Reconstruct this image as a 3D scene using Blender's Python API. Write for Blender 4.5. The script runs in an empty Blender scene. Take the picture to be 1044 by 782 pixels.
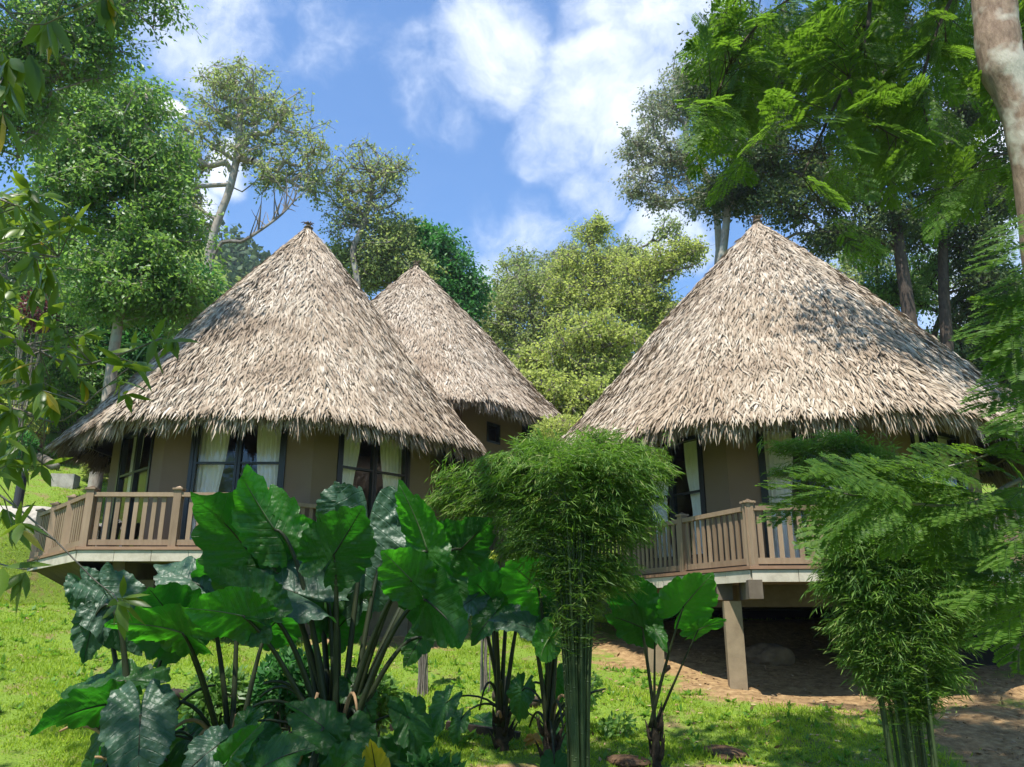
import bpy, math, random
import numpy as np
from mathutils import Vector
R = math.radians
rng = np.random.default_rng(7)
random.seed(7)
scene = bpy.context.scene
COL = scene.collection
PI = math.pi

# ------------------------------------------------------------------ camera numbers
F, PITCH, CX, CY, EYE = 804.0, R(16.6), 522.0, 391.0, 1.6
cp, sp = math.cos(PITCH), math.sin(PITCH)
def at(px, py, Y):
    """the world point that stands Y metres ahead where the photograph shows pixel px, py"""
    u, v = px - CX, py - CY
    dy, dz = F*cp + v*sp, F*sp - v*cp
    return np.array([u*Y/dy, Y, EYE + dz*Y/dy])
def m_per_px(py, Y):
    return Y/(F*cp + (py-CY)*sp)
def sstep(a, b, x):
    t = np.clip((x-a)/(b-a), 0, 1)
    return t*t*(3-2*t)

def ground_z(x, y):
    x = np.asarray(x, float); y = np.asarray(y, float)
    z = 0.05 + 0.155*np.clip(y-9.5, -6, 7) + 0.36*np.clip(y-16.5, 0, 60) + 0.12*np.clip(y-76, 0, 400)
    lx = np.clip(-x-1.5, 0, 40)
    z = z + (0.165*lx*sstep(3, 12, y) + .035*lx*sstep(16, 22, y))*(1-sstep(35, 70, y))
    for cx_, cy_, lim, r_ in ((-5.15, 18.0, 1.75, 5.0), (5.8, 17.0, 1.55, 5.0), (-3.26, 24.6, 4.35, 4.4)):
        m = 1 - sstep(r_-.3, r_+2.0, np.hypot(x-cx_, y-cy_)); z = z*(1-m) + np.minimum(z, lim)*m
    hill = 40*np.exp(-(((x+62)/34)**2 + ((y-135)/40)**2)) + 14*np.exp(-(((x-90)/50)**2 + ((y-120)/50)**2))
    z = z + hill
    z = z + 0.05*np.sin(x*1.3+0.6*y)*np.cos(y*0.9-0.4*x) + 0.03*np.sin(x*3.1+1)*np.cos(y*2.7)
    return z

# ------------------------------------------------------------------ mesh helpers
def link(o, parent=None):
    COL.objects.link(o)
    if parent is not None: o.parent = parent
    return o
def empty(name, loc=(0,0,0)):
    o = bpy.data.objects.new(name, None); o.location = loc; o.empty_display_size = .2
    return link(o)
def tag(o, label=None, cat=None, group=None, kind=None):
    if label: o['label'] = label
    if cat: o['category'] = cat
    if group: o['group'] = group
    if kind: o['kind'] = kind
    return o

class MB:
    """collects geometry and links it as one mesh object"""
    def __init__(s): s.V=[]; s.F={3:[],4:[]}; s.n=0; s.rnd=[]; s.uv=[]
    def add(s, V, F, rnd=None, uv=None):
        V = np.asarray(V, np.float32).reshape(-1,3); F = np.asarray(F, np.int64)
        s.F[F.shape[1]].append(F + s.n); s.V.append(V); 
        r = np.full(len(V), rng.random() if rnd is None else 0, np.float32) if np.ndim(rnd)==0 and rnd is None else np.broadcast_to(np.asarray(rnd, np.float32), (len(V),))
        s.rnd.append(r)
        s.uv.append(np.zeros((len(V),2),np.float32) if uv is None else np.asarray(uv,np.float32))
        s.n += len(V)
    def addmix(s, V, F4, F3, rnd=None):
        n0 = s.n
        s.add(V, F4, rnd)
        s.F[3].append(np.asarray(F3, np.int64)+n0)
    def box(s, c, sz, rz=0.0, rnd=None):
        hx,hy,hz = sz[0]/2, sz[1]/2, sz[2]/2
        p = np.array([[-hx,-hy,-hz],[hx,-hy,-hz],[hx,hy,-hz],[-hx,hy,-hz],[-hx,-hy,hz],[hx,-hy,hz],[hx,hy,hz],[-hx,hy,hz]])
        ca, sa = math.cos(rz), math.sin(rz)
        q = p.copy(); q[:,0] = p[:,0]*ca-p[:,1]*sa; q[:,1] = p[:,0]*sa+p[:,1]*ca
        s.add(q+np.array(c), [[0,3,2,1],[4,5,6,7],[0,1,5,4],[1,2,6,5],[2,3,7,6],[3,0,4,7]], rnd)
    def prism(s, poly, z0, z1, rnd=None):
        n = len(poly); P = [(x,y,z0) for x,y in poly]+[(x,y,z1) for x,y in poly]
        s.add(P, [[i,(i+1)%n,(i+1)%n+n,i+n] for i in range(n)], rnd)
        b = s.n-2*n
        for i in range(1,n-1):
            s.F[3].append(np.array([[b, b+i+1, b+i],[b+n, b+n+i, b+n+i+1]]))
    def seg(s, a, b, w, h, rnd=None, up=(0,0,1)):
        """a beam from a to b, w wide, h high"""
        a=np.array(a,float); b=np.array(b,float); d=b-a; L=np.linalg.norm(d); d/=L
        u=np.array(up,float); sd=np.cross(d,u); sd/=np.linalg.norm(sd)+1e-9; u=np.cross(sd,d)
        P=[]
        for e in (a,b):
            for i,j in ((-1,-1),(1,-1),(1,1),(-1,1)): P.append(e+sd*i*w/2+u*j*h/2)
        s.add(P, [[0,3,2,1],[4,5,6,7],[0,1,5,4],[1,2,6,5],[2,3,7,6],[3,0,4,7]], rnd)
    def tube(s, pts, rad, sides=8, rnd=None, uv=False):
        pts=np.asarray(pts,float); n=len(pts); rad=np.broadcast_to(np.asarray(rad,float),(n,))
        T=np.gradient(pts,axis=0); T/=np.linalg.norm(T,axis=1)[:,None]+1e-9
        ref=np.array([0,0,1.0]) if abs(T[0,2])<.8 else np.array([1.0,0,0])
        P=[]; a=np.linspace(0,2*PI,sides,endpoint=False)
        for i in range(n):
            x=np.cross(T[i],ref); x/=np.linalg.norm(x)+1e-9; y=np.cross(T[i],x); ref=np.cross(x,T[i]) 
            P.append(pts[i]+rad[i]*(np.cos(a)[:,None]*x+np.sin(a)[:,None]*y))
        Fq=[[i*sides+j, i*sides+(j+1)%sides, (i+1)*sides+(j+1)%sides, (i+1)*sides+j] for i in range(n-1) for j in range(sides)]
        s.add(np.concatenate(P), Fq, rnd)
        b=s.n-n*sides
        for j in range(1,sides-1):
            s.F[3].append(np.array([[b,b+j+1,b+j],[s.n-sides,s.n-sides+j,s.n-sides+j+1]]))
    def sticks(s, A, B, ra, rb, sides=5):
        """many straight tapered twigs at once"""
        A=np.asarray(A,float); B=np.asarray(B,float); D=B-A; L=np.linalg.norm(D,axis=1)+1e-9; D/=L[:,None]
        ref=np.where(np.abs(D[:,2:3])<.9, np.array([[0,0,1.0]]), np.array([[1.0,0,0]]))
        X=np.cross(D,ref); X/=np.linalg.norm(X,axis=1)[:,None]+1e-9; Y=np.cross(D,X)
        a=np.linspace(0,2*PI,sides,endpoint=False); c=np.cos(a)[None,:,None]; q=np.sin(a)[None,:,None]
        ring=X[:,None]*c+Y[:,None]*q
        ra=np.broadcast_to(ra,(len(A),)); rb=np.broadcast_to(rb,(len(A),))
        P=np.concatenate([A[:,None]+ring*ra[:,None,None], (B+D*rb[:,None]*.5)[:,None]+ring*rb[:,None,None]],axis=1)
        base=(np.arange(len(A))*2*sides)[:,None]
        f=np.array([[j,(j+1)%sides,(j+1)%sides+sides,j+sides] for j in range(sides)])
        Fq=(base[:,:,None]+f[None]).reshape(-1,4)
        s.add(P.reshape(-1,3),Fq,np.repeat(rng.random(len(A)),2*sides))
    def leaves(s, P, D, N, L, W, fold=.12, six=False):
        """kite or six-point leaves: P base, D direction, N normal, L length, W width (arrays)"""
        P=np.asarray(P,float); n=len(P)
        D=D/(np.linalg.norm(D,axis=1)[:,None]+1e-9)
        S=np.cross(D,N); S/=np.linalg.norm(S,axis=1)[:,None]+1e-9; N=np.cross(S,D)
        L=np.broadcast_to(L,(n,))[:,None]; W=np.broadcast_to(W,(n,))[:,None]
        r=rng.random(n)
        if not six:
            V=np.stack([P, P+D*L*.45+S*W*.5-N*W*fold, P+D*L-N*L*.08, P+D*L*.45-S*W*.5-N*W*fold],axis=1)
            F=np.arange(n)[:,None]*4+np.array([[0,1,2,3]])
            s.add(V.reshape(-1,3),F,np.repeat(r,4))
        else:
            V=np.stack([P, P+D*L*.28+S*W*.42-N*W*.05, P+D*L*.6+S*W*.42-N*(W*.05+L*.05), P+D*L-N*L*.16,
                        P+D*L*.6-S*W*.42-N*(W*.05+L*.05), P+D*L*.28-S*W*.42-N*W*.05, P+D*L*.3+N*W*.1, P+D*L*.62+N*(W*.1-L*.05)],axis=1)
            b=np.arange(n)[:,None]*8
            Fq=np.concatenate([b+np.array([[6,1,2,7]]), b+np.array([[5,6,7,4]])])
            F3=np.concatenate([b+np.array([[0,1,6]]),b+np.array([[0,6,5]]),b+np.array([[7,2,3]]),b+np.array([[7,3,4]])])
            s.addmix(V.reshape(-1,3),Fq,F3,np.repeat(r,8))
    def build(s, name, mat, parent=None, smooth=False, uv=False):
        V=np.concatenate(s.V); me=bpy.data.meshes.new(name)
        F3=np.concatenate(s.F[3]) if s.F[3] else np.zeros((0,3),int)
        F4=np.concatenate(s.F[4]) if s.F[4] else np.zeros((0,4),int)
        me.vertices.add(len(V)); me.vertices.foreach_set('co',V.ravel())
        nl=F3.size+F4.size; me.loops.add(nl)
        li=np.concatenate([F3.ravel(),F4.ravel()]).astype(np.int32); me.loops.foreach_set('vertex_index',li)
        npoly=len(F3)+len(F4); me.polygons.add(npoly)
        st=np.concatenate([np.arange(len(F3))*3, F3.size+np.arange(len(F4))*4]).astype(np.int32)
        me.polygons.foreach_set('loop_start',st)
        me.polygons.foreach_set('use_smooth',np.full(npoly,bool(smooth)))
        at_=me.attributes.new('rnd','FLOAT','POINT'); at_.data.foreach_set('value',np.concatenate(s.rnd).astype(np.float32))
        if uv:
            u=me.uv_layers.new(name='UVMap'); U=np.concatenate(s.uv)[li]; u.data.foreach_set('uv',U.astype(np.float32).ravel())
        me.update(calc_edges=True)
        me.materials.append(mat)
        o=bpy.data.objects.new(name,me)
        return link(o,parent)

def unit(v): v=np.asarray(v,float); return v/(np.linalg.norm(v)+1e-9)
def bez(a,b,c,d,n):
    t=np.linspace(0,1,n)[:,None]; a,b,c,d=map(lambda q:np.asarray(q,float),(a,b,c,d))
    return (1-t)**3*a+3*(1-t)**2*t*b+3*(1-t)*t*t*c+t**3*d
def smoothline(pts,n):
    pts=np.asarray(pts,float); k=len(pts)
    if k<3: 
        t=np.linspace(0,1,n)[:,None]; return pts[0]*(1-t)+pts[-1]*t
    P=np.vstack([2*pts[0]-pts[1],pts,2*pts[-1]-pts[-2]]); out=[]
    for t in np.linspace(0,k-1-1e-6,n):
        i=int(t); f=t-i; p0,p1,p2,p3=P[i:i+4]
        out.append(.5*((2*p1)+(-p0+p2)*f+(2*p0-5*p1+4*p2-p3)*f*f+(-p0+3*p1-3*p2+p3)*f**3))
    return np.array(out)

# ------------------------------------------------------------------ materials
class NT:
    def __init__(s, mat):
        mat.use_nodes=True; s.t=mat.node_tree; s.t.nodes.clear(); s.m=mat
        s.out=s.t.nodes.new('ShaderNodeOutputMaterial' if not isinstance(mat,bpy.types.World) else 'ShaderNodeOutputWorld')
    def n(s,typ,ins=None,**kw):
        o=s.t.nodes.new(typ)
        for k,v in kw.items(): setattr(o,k,v)
        for k,v in (ins or {}).items():
            if hasattr(v,'is_output') : s.t.links.new(v,o.inputs[k])
            else: o.inputs[k].default_value=v
        return o
    def attr(s,name='rnd'): return s.n('ShaderNodeAttribute',attribute_name=name).outputs['Fac']
    def noise(s,scale,detail=4,rough=.6,vec=None,coord='Object',dist=0):
        if vec is None: vec=s.n('ShaderNodeTexCoord').outputs[coord]
        return s.n('ShaderNodeTexNoise',{'Vector':vec,'Scale':scale,'Detail':detail,'Roughness':rough,'Distortion':dist}).outputs['Fac']
    def ramp(s,fac,stops):
        r=s.n('ShaderNodeValToRGB',{'Fac':fac}); e=r.color_ramp.elements
        while len(e)<len(stops): e.new(.5)
        for el,(p,c) in zip(e,stops): el.position=p; el.color=(*c,1) if len(c)==3 else c
        return r.outputs['Color']
    def mix(s,f,a,b,blend='MIX'):
        m=s.n('ShaderNodeMix',data_type='RGBA',blend_type=blend)
        for k,v in ((0,f),(6,a),(7,b)):
            if hasattr(v,'is_output'): s.t.links.new(v,m.inputs[k])
            else: m.inputs[k].default_value=v if k==0 else ((*v,1) if len(v)==3 else v)
        return m.outputs[2]
    def math(s,op,a,b=0.0,c=None,clamp=False):
        m=s.n('ShaderNodeMath',operation=op,use_clamp=clamp)
        for k,v in ((0,a),(1,b))+(((2,c),) if c is not None else ()):
            if hasattr(v,'is_output'): s.t.links.new(v,m.inputs[k])
            else: m.inputs[k].default_value=v
        return m.outputs[0]
    def bump(s,h,strength=.3,dist=.02):
        return s.n('ShaderNodeBump',{'Height':h,'Strength':strength,'Distance':dist}).outputs['Normal']
    def pbr(s,col,rough=.8,normal=None,spec=.3,**kw):
        ins={'Base Color':col if hasattr(col,'is_output') else (*col,1),'Roughness':rough,'Specular IOR Level':spec}
        if normal is not None: ins['Normal']=normal
        ins.update(kw)
        return s.n('ShaderNodeBsdfPrincipled',ins)
    def finish(s,sh): s.t.links.new(sh.outputs[0] if hasattr(sh,'outputs') else sh,s.out.inputs['Surface']); return s.m
MATS={}
def mat(name):
    m=bpy.data.materials.new(name); return NT(m)

def leaf_mat(name, cols, trans, tf=.35, rough=.5, spec=.3, pscale=.6):
    """cols: dark..light stops chosen leaf by leaf; trans: colour of light coming through"""
    t=mat(name); a=t.attr()
    n=t.noise(pscale,3)
    f=t.math('ADD',t.math('MULTIPLY',a,.75),t.math('MULTIPLY_ADD',n,.9,-.33),clamp=True)
    k=len(cols); c=t.ramp(f,[(i/(k-1) if k>1 else 0,q) for i,q in enumerate(cols)])
    b=t.pbr(c,rough,spec=spec)
    tr=t.n('ShaderNodeBsdfTranslucent',{'Color':t.mix(a,trans,tuple(x*.6 for x in trans))})
    mx=t.n('ShaderNodeMixShader',{0:tf,1:b.outputs[0],2:tr.outputs[0]})
    return t.finish(mx)
def wood_mat(name,c1,c2,scale=6,rough=.7,stretch=(1,1,.12)):
    t=mat(name); tc=t.n('ShaderNodeTexCoord').outputs['Object']
    mp=t.n('ShaderNodeMapping',{'Vector':tc,'Scale':stretch}).outputs[0]
    n=t.noise(scale*4,5,.65,vec=mp); n2=t.noise(1.7,3,.6)
    f=t.math('ADD',t.math('MULTIPLY',n,.6),t.math('ADD',t.math('MULTIPLY',t.attr(),.35),t.math('MULTIPLY_ADD',n2,.5,-.25)),clamp=True)
    return t.finish(t.pbr(t.ramp(f,[(.15,c1),(.85,c2)]),rough,t.bump(n,.25,.01),.3))
def bark_mat(name,c1,c2,c3=None,scale=5):
    t=mat(name); tc=t.n('ShaderNodeTexCoord').outputs['Object']
    mp=t.n('ShaderNodeMapping',{'Vector':tc,'Scale':(1,1,.35)}).outputs[0]
    n=t.noise(scale*3,6,.7,vec=mp); n2=t.noise(scale*.35,3,.6)
    c=t.ramp(n,[(.3,c1),(.7,c2)])
    if c3: c=t.mix(t.ramp(n2,[(.52,(0,0,0)),(.62,(1,1,1))]),c,c3)
    return t.finish(t.pbr(c,.85,t.bump(n,.6,.02),.2))

M={}
t=mat('thatch'); a=t.attr(); n=t.noise(.9,4,.6); n2=t.noise(9,3,.6)
c=t.ramp(a,[(0,(.10,.07,.05)),(.16,(.25,.195,.145)),(.5,(.40,.34,.265)),(.85,(.52,.455,.37)),(1,(.64,.585,.495))])
c=t.mix(t.ramp(t.noise(.45,3,.6),[(.40,(0,0,0)),(.75,(.55,.55,.55))]),c,(.33,.24,.16))
c=t.mix(t.ramp(n,[(.50,(0,0,0)),(.70,(.75,.75,.75))]),c,(.19,.145,.105))
c=t.mix(t.math('MULTIPLY',n2,.35),c,(.34,.25,.17))
M['thatch']=t.finish(t.pbr(c,.85,spec=.15))
t=mat('thatch_core'); n=t.noise(14,5,.7); M['thatch_core']=t.finish(t.pbr(t.ramp(n,[(.3,(.07,.05,.035)),(.7,(.22,.165,.115))]),.95,t.bump(n,.8,.05),.1))
t=mat('stucco'); n=t.noise(30,5,.7); n2=t.noise(1.1,4,.6)
M['stucco']=t.finish(t.pbr(t.mix(n2,(.17,.12,.083),(.235,.168,.12)),.9,t.bump(n,.3,.01),.2))
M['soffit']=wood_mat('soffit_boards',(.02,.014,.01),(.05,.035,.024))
M['rail']=wood_mat('railing_paint',(.17,.115,.07),(.34,.245,.16),5,.6)
M['rail_red']=wood_mat('deck_edge_board',(.20,.11,.065),(.33,.20,.125),5,.6,(.3,.3,1))
t=mat('fascia_paint'); n=t.noise(3.5,5,.7); n3=t.noise(18,4,.6)
M['fascia']=t.finish(t.pbr(t.mix(t.ramp(n,[(.45,(0,0,0)),(.75,(.7,.7,.7))]),(.52,.47,.37),(.25,.21,.15)),.75,t.bump(n3,.3,.01),.3))
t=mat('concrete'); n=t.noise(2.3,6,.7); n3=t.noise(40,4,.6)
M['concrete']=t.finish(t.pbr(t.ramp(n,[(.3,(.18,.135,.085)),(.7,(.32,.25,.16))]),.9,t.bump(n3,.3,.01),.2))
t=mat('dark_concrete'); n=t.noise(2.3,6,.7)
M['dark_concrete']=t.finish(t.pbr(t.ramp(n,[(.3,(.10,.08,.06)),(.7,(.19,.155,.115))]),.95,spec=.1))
t=mat('frame_paint'); M['frame']=t.finish(t.pbr((.012,.014,.018),.35,spec=.5))
t=mat('curtain_cloth'); n=t.noise(60,3)
b=t.pbr(t.mix(n,(.86,.86,.86),(.92,.92,.92)),.9,spec=.1); tr=t.n('ShaderNodeBsdfTranslucent',{'Color':(.7,.7,.68,1)})
M['curtain']=t.finish(t.n('ShaderNodeMixShader',{0:.1,1:b.outputs[0],2:tr.outputs[0]}))
t=mat('window_glass'); fr=t.math('MULTIPLY_ADD',t.math('POWER',t.n('ShaderNodeLayerWeight',{'Blend':.5}).outputs['Facing'],4.0),.7,.05)
g=t.n('ShaderNodeBsdfGlossy',{'Roughness':.03,'Color':(1,1,1,1),'Normal':t.bump(t.noise(1.5,2),.04,.1)}); tp=t.n('ShaderNodeBsdfTransparent',{'Color':(.96,.96,.96,1)})
M['glass']=t.finish(t.n('ShaderNodeMixShader',{0:t.math('MULTIPLY_ADD',fr,1.0,.0,clamp=True),1:tp.outputs[0],2:g.outputs[0]}))
t=mat('dark_hollow_shade'); M['hollow_shade']=t.finish(t.pbr((.03,.026,.022),.95,spec=.05))  # near-black colour standing in for the shade under the right hut
# ------------------------------------------------------------------ huts
WA = 3.4                                   # distance from the centre to each wall of the octagon
HALF = WA*math.tan(R(22.5))
def facet_pt(phi,k,u,r):
    a=R(-90+45*k)+phi; return (r*math.cos(a)-u*math.sin(a), r*math.sin(a)+u*math.cos(a))
def facet_prism(mb,phi,k,u0,u1,z0,z1,ro,ri,rnd=None):
    h=ro*math.tan(R(22.5))
    def inner(u): return u*ri/ro if abs(abs(u)-h)<1e-4 else u
    poly=[facet_pt(phi,k,u0,ro),facet_pt(phi,k,u1,ro),facet_pt(phi,k,inner(u1),ri),facet_pt(phi,k,inner(u0),ri)]
    mb.prism(poly,z0,z1,rnd)

def oct_r(th,phi,ap,blend=.9):
    """radius of a softened octagon at angle th"""
    d=((th-phi+PI/2)+PI/8)%(PI/4)-PI/8
    return ap/np.cos(d)*blend+(1-blend)*ap*1.035
RH0, RH1, RAP = 2.47, 8.38, 4.40
def roof_profile(s):
    """s 0 at the eave, 1 at the apex -> radius factor, height"""
    r=(1-s)+.012*np.sin(PI*s)-.02*np.sin(2*PI*s)*(s<.5)
    return np.maximum(r,0.0), RH0+(RH1-RH0)*s
def make_roof_mesh(phi,ap,nbl,drop=0.0,seed=1):
    g=np.random.default_rng(seed); mb=MB(); core=MB()
    th=np.linspace(0,2*PI,97)[:-1]; S=np.linspace(0,1,26); V=[]
    for s in S:
        f,z=roof_profile(s); r=oct_r(th,phi,ap)*max(f,.012)
        V.append(np.stack([r*np.cos(th),r*np.sin(th),np.full(96,z-.02)],1))
    V=np.concatenate(V)
    Fq=[[i*96+j,i*96+(j+1)%96,(i+1)*96+(j+1)%96,(i+1)*96+j] for i in range(25) for j in range(96)]
    core.add(V,Fq,.3)
    e=V[:96].copy(); e[:,2]-=.13; e[:,:2]*=.985
    core.add(np.concatenate([V[:96],e]),[[j,j+96,(j+1)%96+96,(j+1)%96] for j in range(96)],.3)
    # leaf blades, laid in uneven courses
    s=1-np.sqrt(g.random(nbl)); s=np.clip(s,0,.995)
    course=30; s=np.where(g.random(nbl)<.5,(np.floor(s*course)+g.random(nbl)**1.4*.8)/course,s)
    s=np.clip(s,0,.993)
    t_=g.random(nbl)*2*PI
    wav=.012*np.sin(t_*9+3)+.01*np.sin(t_*23)
    s=np.clip(s+wav*.4,0,.993)
    def place(s,t_):
        f,z=roof_profile(s); r=oct_r(t_,phi,ap)*np.maximum(f,.012)
        return np.stack([r*np.cos(t_),r*np.sin(t_),z],1)
    P=place(s,t_); Q=place(np.maximum(s-.02,-.02),t_); D=Q-P; D/=np.linalg.norm(D,axis=1)[:,None]
    Tn=np.stack([-np.sin(t_),np.cos(t_),0*t_],1); N=np.cross(D,Tn); N*=np.sign(N[:,2:3]+1e-9)
    patch=.5+.5*np.sin(t_*7+s*21+2)*np.sin(t_*3.3-s*13)
    ang=g.normal(0,.15+.15*patch,nbl)
    D2=D*np.cos(ang)[:,None]+Tn*np.sin(ang)[:,None]
    L=g.uniform(.17,.40,nbl); W=g.uniform(.017,.042,nbl); lift=g.uniform(.0,.11,nbl)+.08*(g.random(nbl)<.08)
    base=P+N*(g.uniform(-.02,.05,nbl))[:,None]
    Sd=np.cross(D2,N); tw=g.normal(0,.45,nbl)[:,None]; Sd=Sd*np.cos(tw)+N*np.sin(tw)
    def blades(base,D2,N,Sd,L,W,lift,rn):
        L=L[:,None];W=W[:,None];lift=lift[:,None]; n=len(base)
        mid=base+D2*L*.55+N*L*lift*.9; tip=base+D2*L+N*L*lift*1.0-np.array([[0,0,1]])*L*.05
        V=np.stack([base-Sd*W*.4,base+Sd*W*.4,mid+Sd*W*.5,mid-Sd*W*.5,tip],1)
        b=np.arange(n)[:,None]*5
        mb.addmix(V.reshape(-1,3),b+np.array([[0,1,2,3]]),b+np.array([[3,2,4]]),np.repeat(rn,5))
    rn=g.beta(1.7,1.5,nbl)
    blades(base,D2,N,Sd,L,W,lift,rn)
    # the ragged fringe of the eave, several layers deep
    nf=11000; t_=g.random(nf)*2*PI; s=g.uniform(-.002,.022,nf); P=place(s,t_)
    rag=.5+.5*np.sin(t_*17+1)*np.sin(t_*41)
    inn=g.uniform(0,.22,nf); P[:,:2]*=(1-inn/ap)[:,None]; P[:,2]-=g.uniform(.0,.10,nf)+inn*.15
    out=np.stack([np.cos(t_),np.sin(t_),0*t_],1); Tn=np.stack([-np.sin(t_),np.cos(t_),0*t_],1)
    D=out*g.uniform(.05,.6,nf)[:,None]+np.array([[0,0,-1]])+Tn*g.normal(0,.22,nf)[:,None]; D/=np.linalg.norm(D,axis=1)[:,None]
    N=out.copy(); Sd=np.cross(D,N); Sd/=np.linalg.norm(Sd,axis=1)[:,None]
    blades(P,D,N,Sd,g.uniform(.12,.42,nf)*(.65+.7*rag),g.uniform(.014,.036,nf),g.uniform(-.05,.15,nf),g.beta(1.6,1.9,nf))
    return core,mb

def window(root,phi,k,z0,z1,w=1.72,curt=(True,True),label=None,door=False,bars=None):
    w2=w/2; fr=MB(); ro,ri=WA+.025,WA-.10
    facet_prism(fr,phi,k,-w2,-w2+.07,z0,z1,ro,ri); facet_prism(fr,phi,k,w2-.07,w2,z0,z1,ro,ri)
    facet_prism(fr,phi,k,-w2+.07,w2-.07,z1-.07,z1,ro-.003,ri); facet_prism(fr,phi,k,-w2+.07,w2-.07,z0,z0+.06,ro-.003,ri)
    for c in (-.43,.43):                    # the leaf stiles either side of the middle, and the mullion
        pass
    for u0,u1 in ((-.055,-.006),(.006,.055)): facet_prism(fr,phi,k,u0,u1,z0+.06,z1-.07,ro-.012,ri+.02)
    for u0,u1 in ((-w2+.07,-w2+.125),(w2-.125,w2-.07)): facet_prism(fr,phi,k,u0,u1,z0+.06,z1-.07,ro-.014,ri+.02)
    for zb in (bars or (z0+(z1-z0)*.62,)):
        for u0,u1 in ((-w2+.125,-.055),(.055,w2-.125)): facet_prism(fr,phi,k,u0,u1,zb-.02,zb+.02,ro-.018,ri+.03)
    if door:
        for u0,u1 in ((-w2+.125,-.055),(.055,w2-.125)): facet_prism(fr,phi,k,u0,u1,z0+.06,z0+.2,ro-.018,ri+.03)
    win=fr.build('french_door' if door else 'window',M['frame'],root)
    for sgn in (-1,1):
        u0,u1=(.055,w2-.125) if sgn>0 else (-w2+.125,-.055)
        g=MB(); a=facet_pt(phi,k,u0,WA-.045); b=facet_pt(phi,k,u1,WA-.045)
        g.add([(*a,z0+.06),(*b,z0+.06),(*b,z1-.07),(*a,z1-.07)],[[0,1,2,3]]); g.build('pane',M['glass'],win)
    for sgn,on in zip((-1,1),curt):
        if not on: continue
        mb=MB(); nu,nz=40,14; V=[]
        lo=z0+.08 if door else z0+.03
        for j in range(nz):
            f=j/(nz-1); z=lo+(z1+.02-lo)*f
            q=abs(f-.35); wd=.56-.13*math.exp(-(q/.3)**2)
            for i in range(nu):
                e=i/(nu-1); u=sgn*(w2-.08-e*wd)
                d=.013*math.sin(e*38+sgn*2+f*.8)*(.6+.4*math.sin(e*9+k))+.004*math.sin(e*75+f*3)-.02
                V.append((*facet_pt(phi,k,u,WA-.17+d),z))
        mb.add(V,[[j*nu+i,j*nu+i+1,(j+1)*nu+i+1,(j+1)*nu+i] for j in range(nz-1) for i in range(nu-1)])
        mb.build('curtain',M['curtain'],win,smooth=True)
    return win

def railing(root,pts,posts,z=0.0,name='railing',rail_mat='rail'):
    """pts: plan polyline; one railing with its posts and balusters"""
    top=MB()
    for (a,b) in zip(pts[:-1],pts[1:]):
        a=np.array(a);b=np.array(b); d=(b-a)/np.linalg.norm(b-a)
        a2,b2=a+d*.07,b-d*.07
        top.seg((*a2,z+.90),(*b2,z+.90),.10,.07); top.seg((*a2,z+.115),(*b2,z+.115),.07,.09)
    r=top.build(name,M[rail_mat],root)
    P=[]
    for (a,b) in zip(pts[:-1],pts[1:]):
        a=np.array(a);b=np.array(b); L=np.linalg.norm(b-a); n=max(1,round(L/posts))
        for i in range(n): P.append(a+(b-a)*i/n)
        d=(b-a)/L; ang=math.atan2(d[1],d[0])
        nb=int(L/.145); 
        for i in range(1,nb):
            q=a+(b-a)*i/nb
            if min(abs(i/nb*n-round(i/nb*n))*L/n,9)<.1: continue
            mb=MB(); mb.box((q[0],q[1],z+.5125),(.072,.024,.705),ang); mb.build('baluster',M[rail_mat],r)
    P.append(np.array(pts[-1]))
    for q in P:
        mb=MB(); a=math.atan2(pts[1][1]-pts[0][1],pts[1][0]-pts[0][0])
        mb.box((q[0],q[1],z+.49),(.125,.125,.98),a); mb.box((q[0],q[1],z+.995),(.17,.17,.03),a)
        c=np.array([[-.06,-.06,1.01],[.06,-.06,1.01],[.06,.06,1.01],[-.06,.06,1.01],[0,0,1.05]])+np.array([q[0],q[1],z])
        mb.add(c,[[0,1,4],[1,2,4],[2,3,4],[3,0,4]])
        mb.build('post',M[rail_mat],r)
    return r

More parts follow.
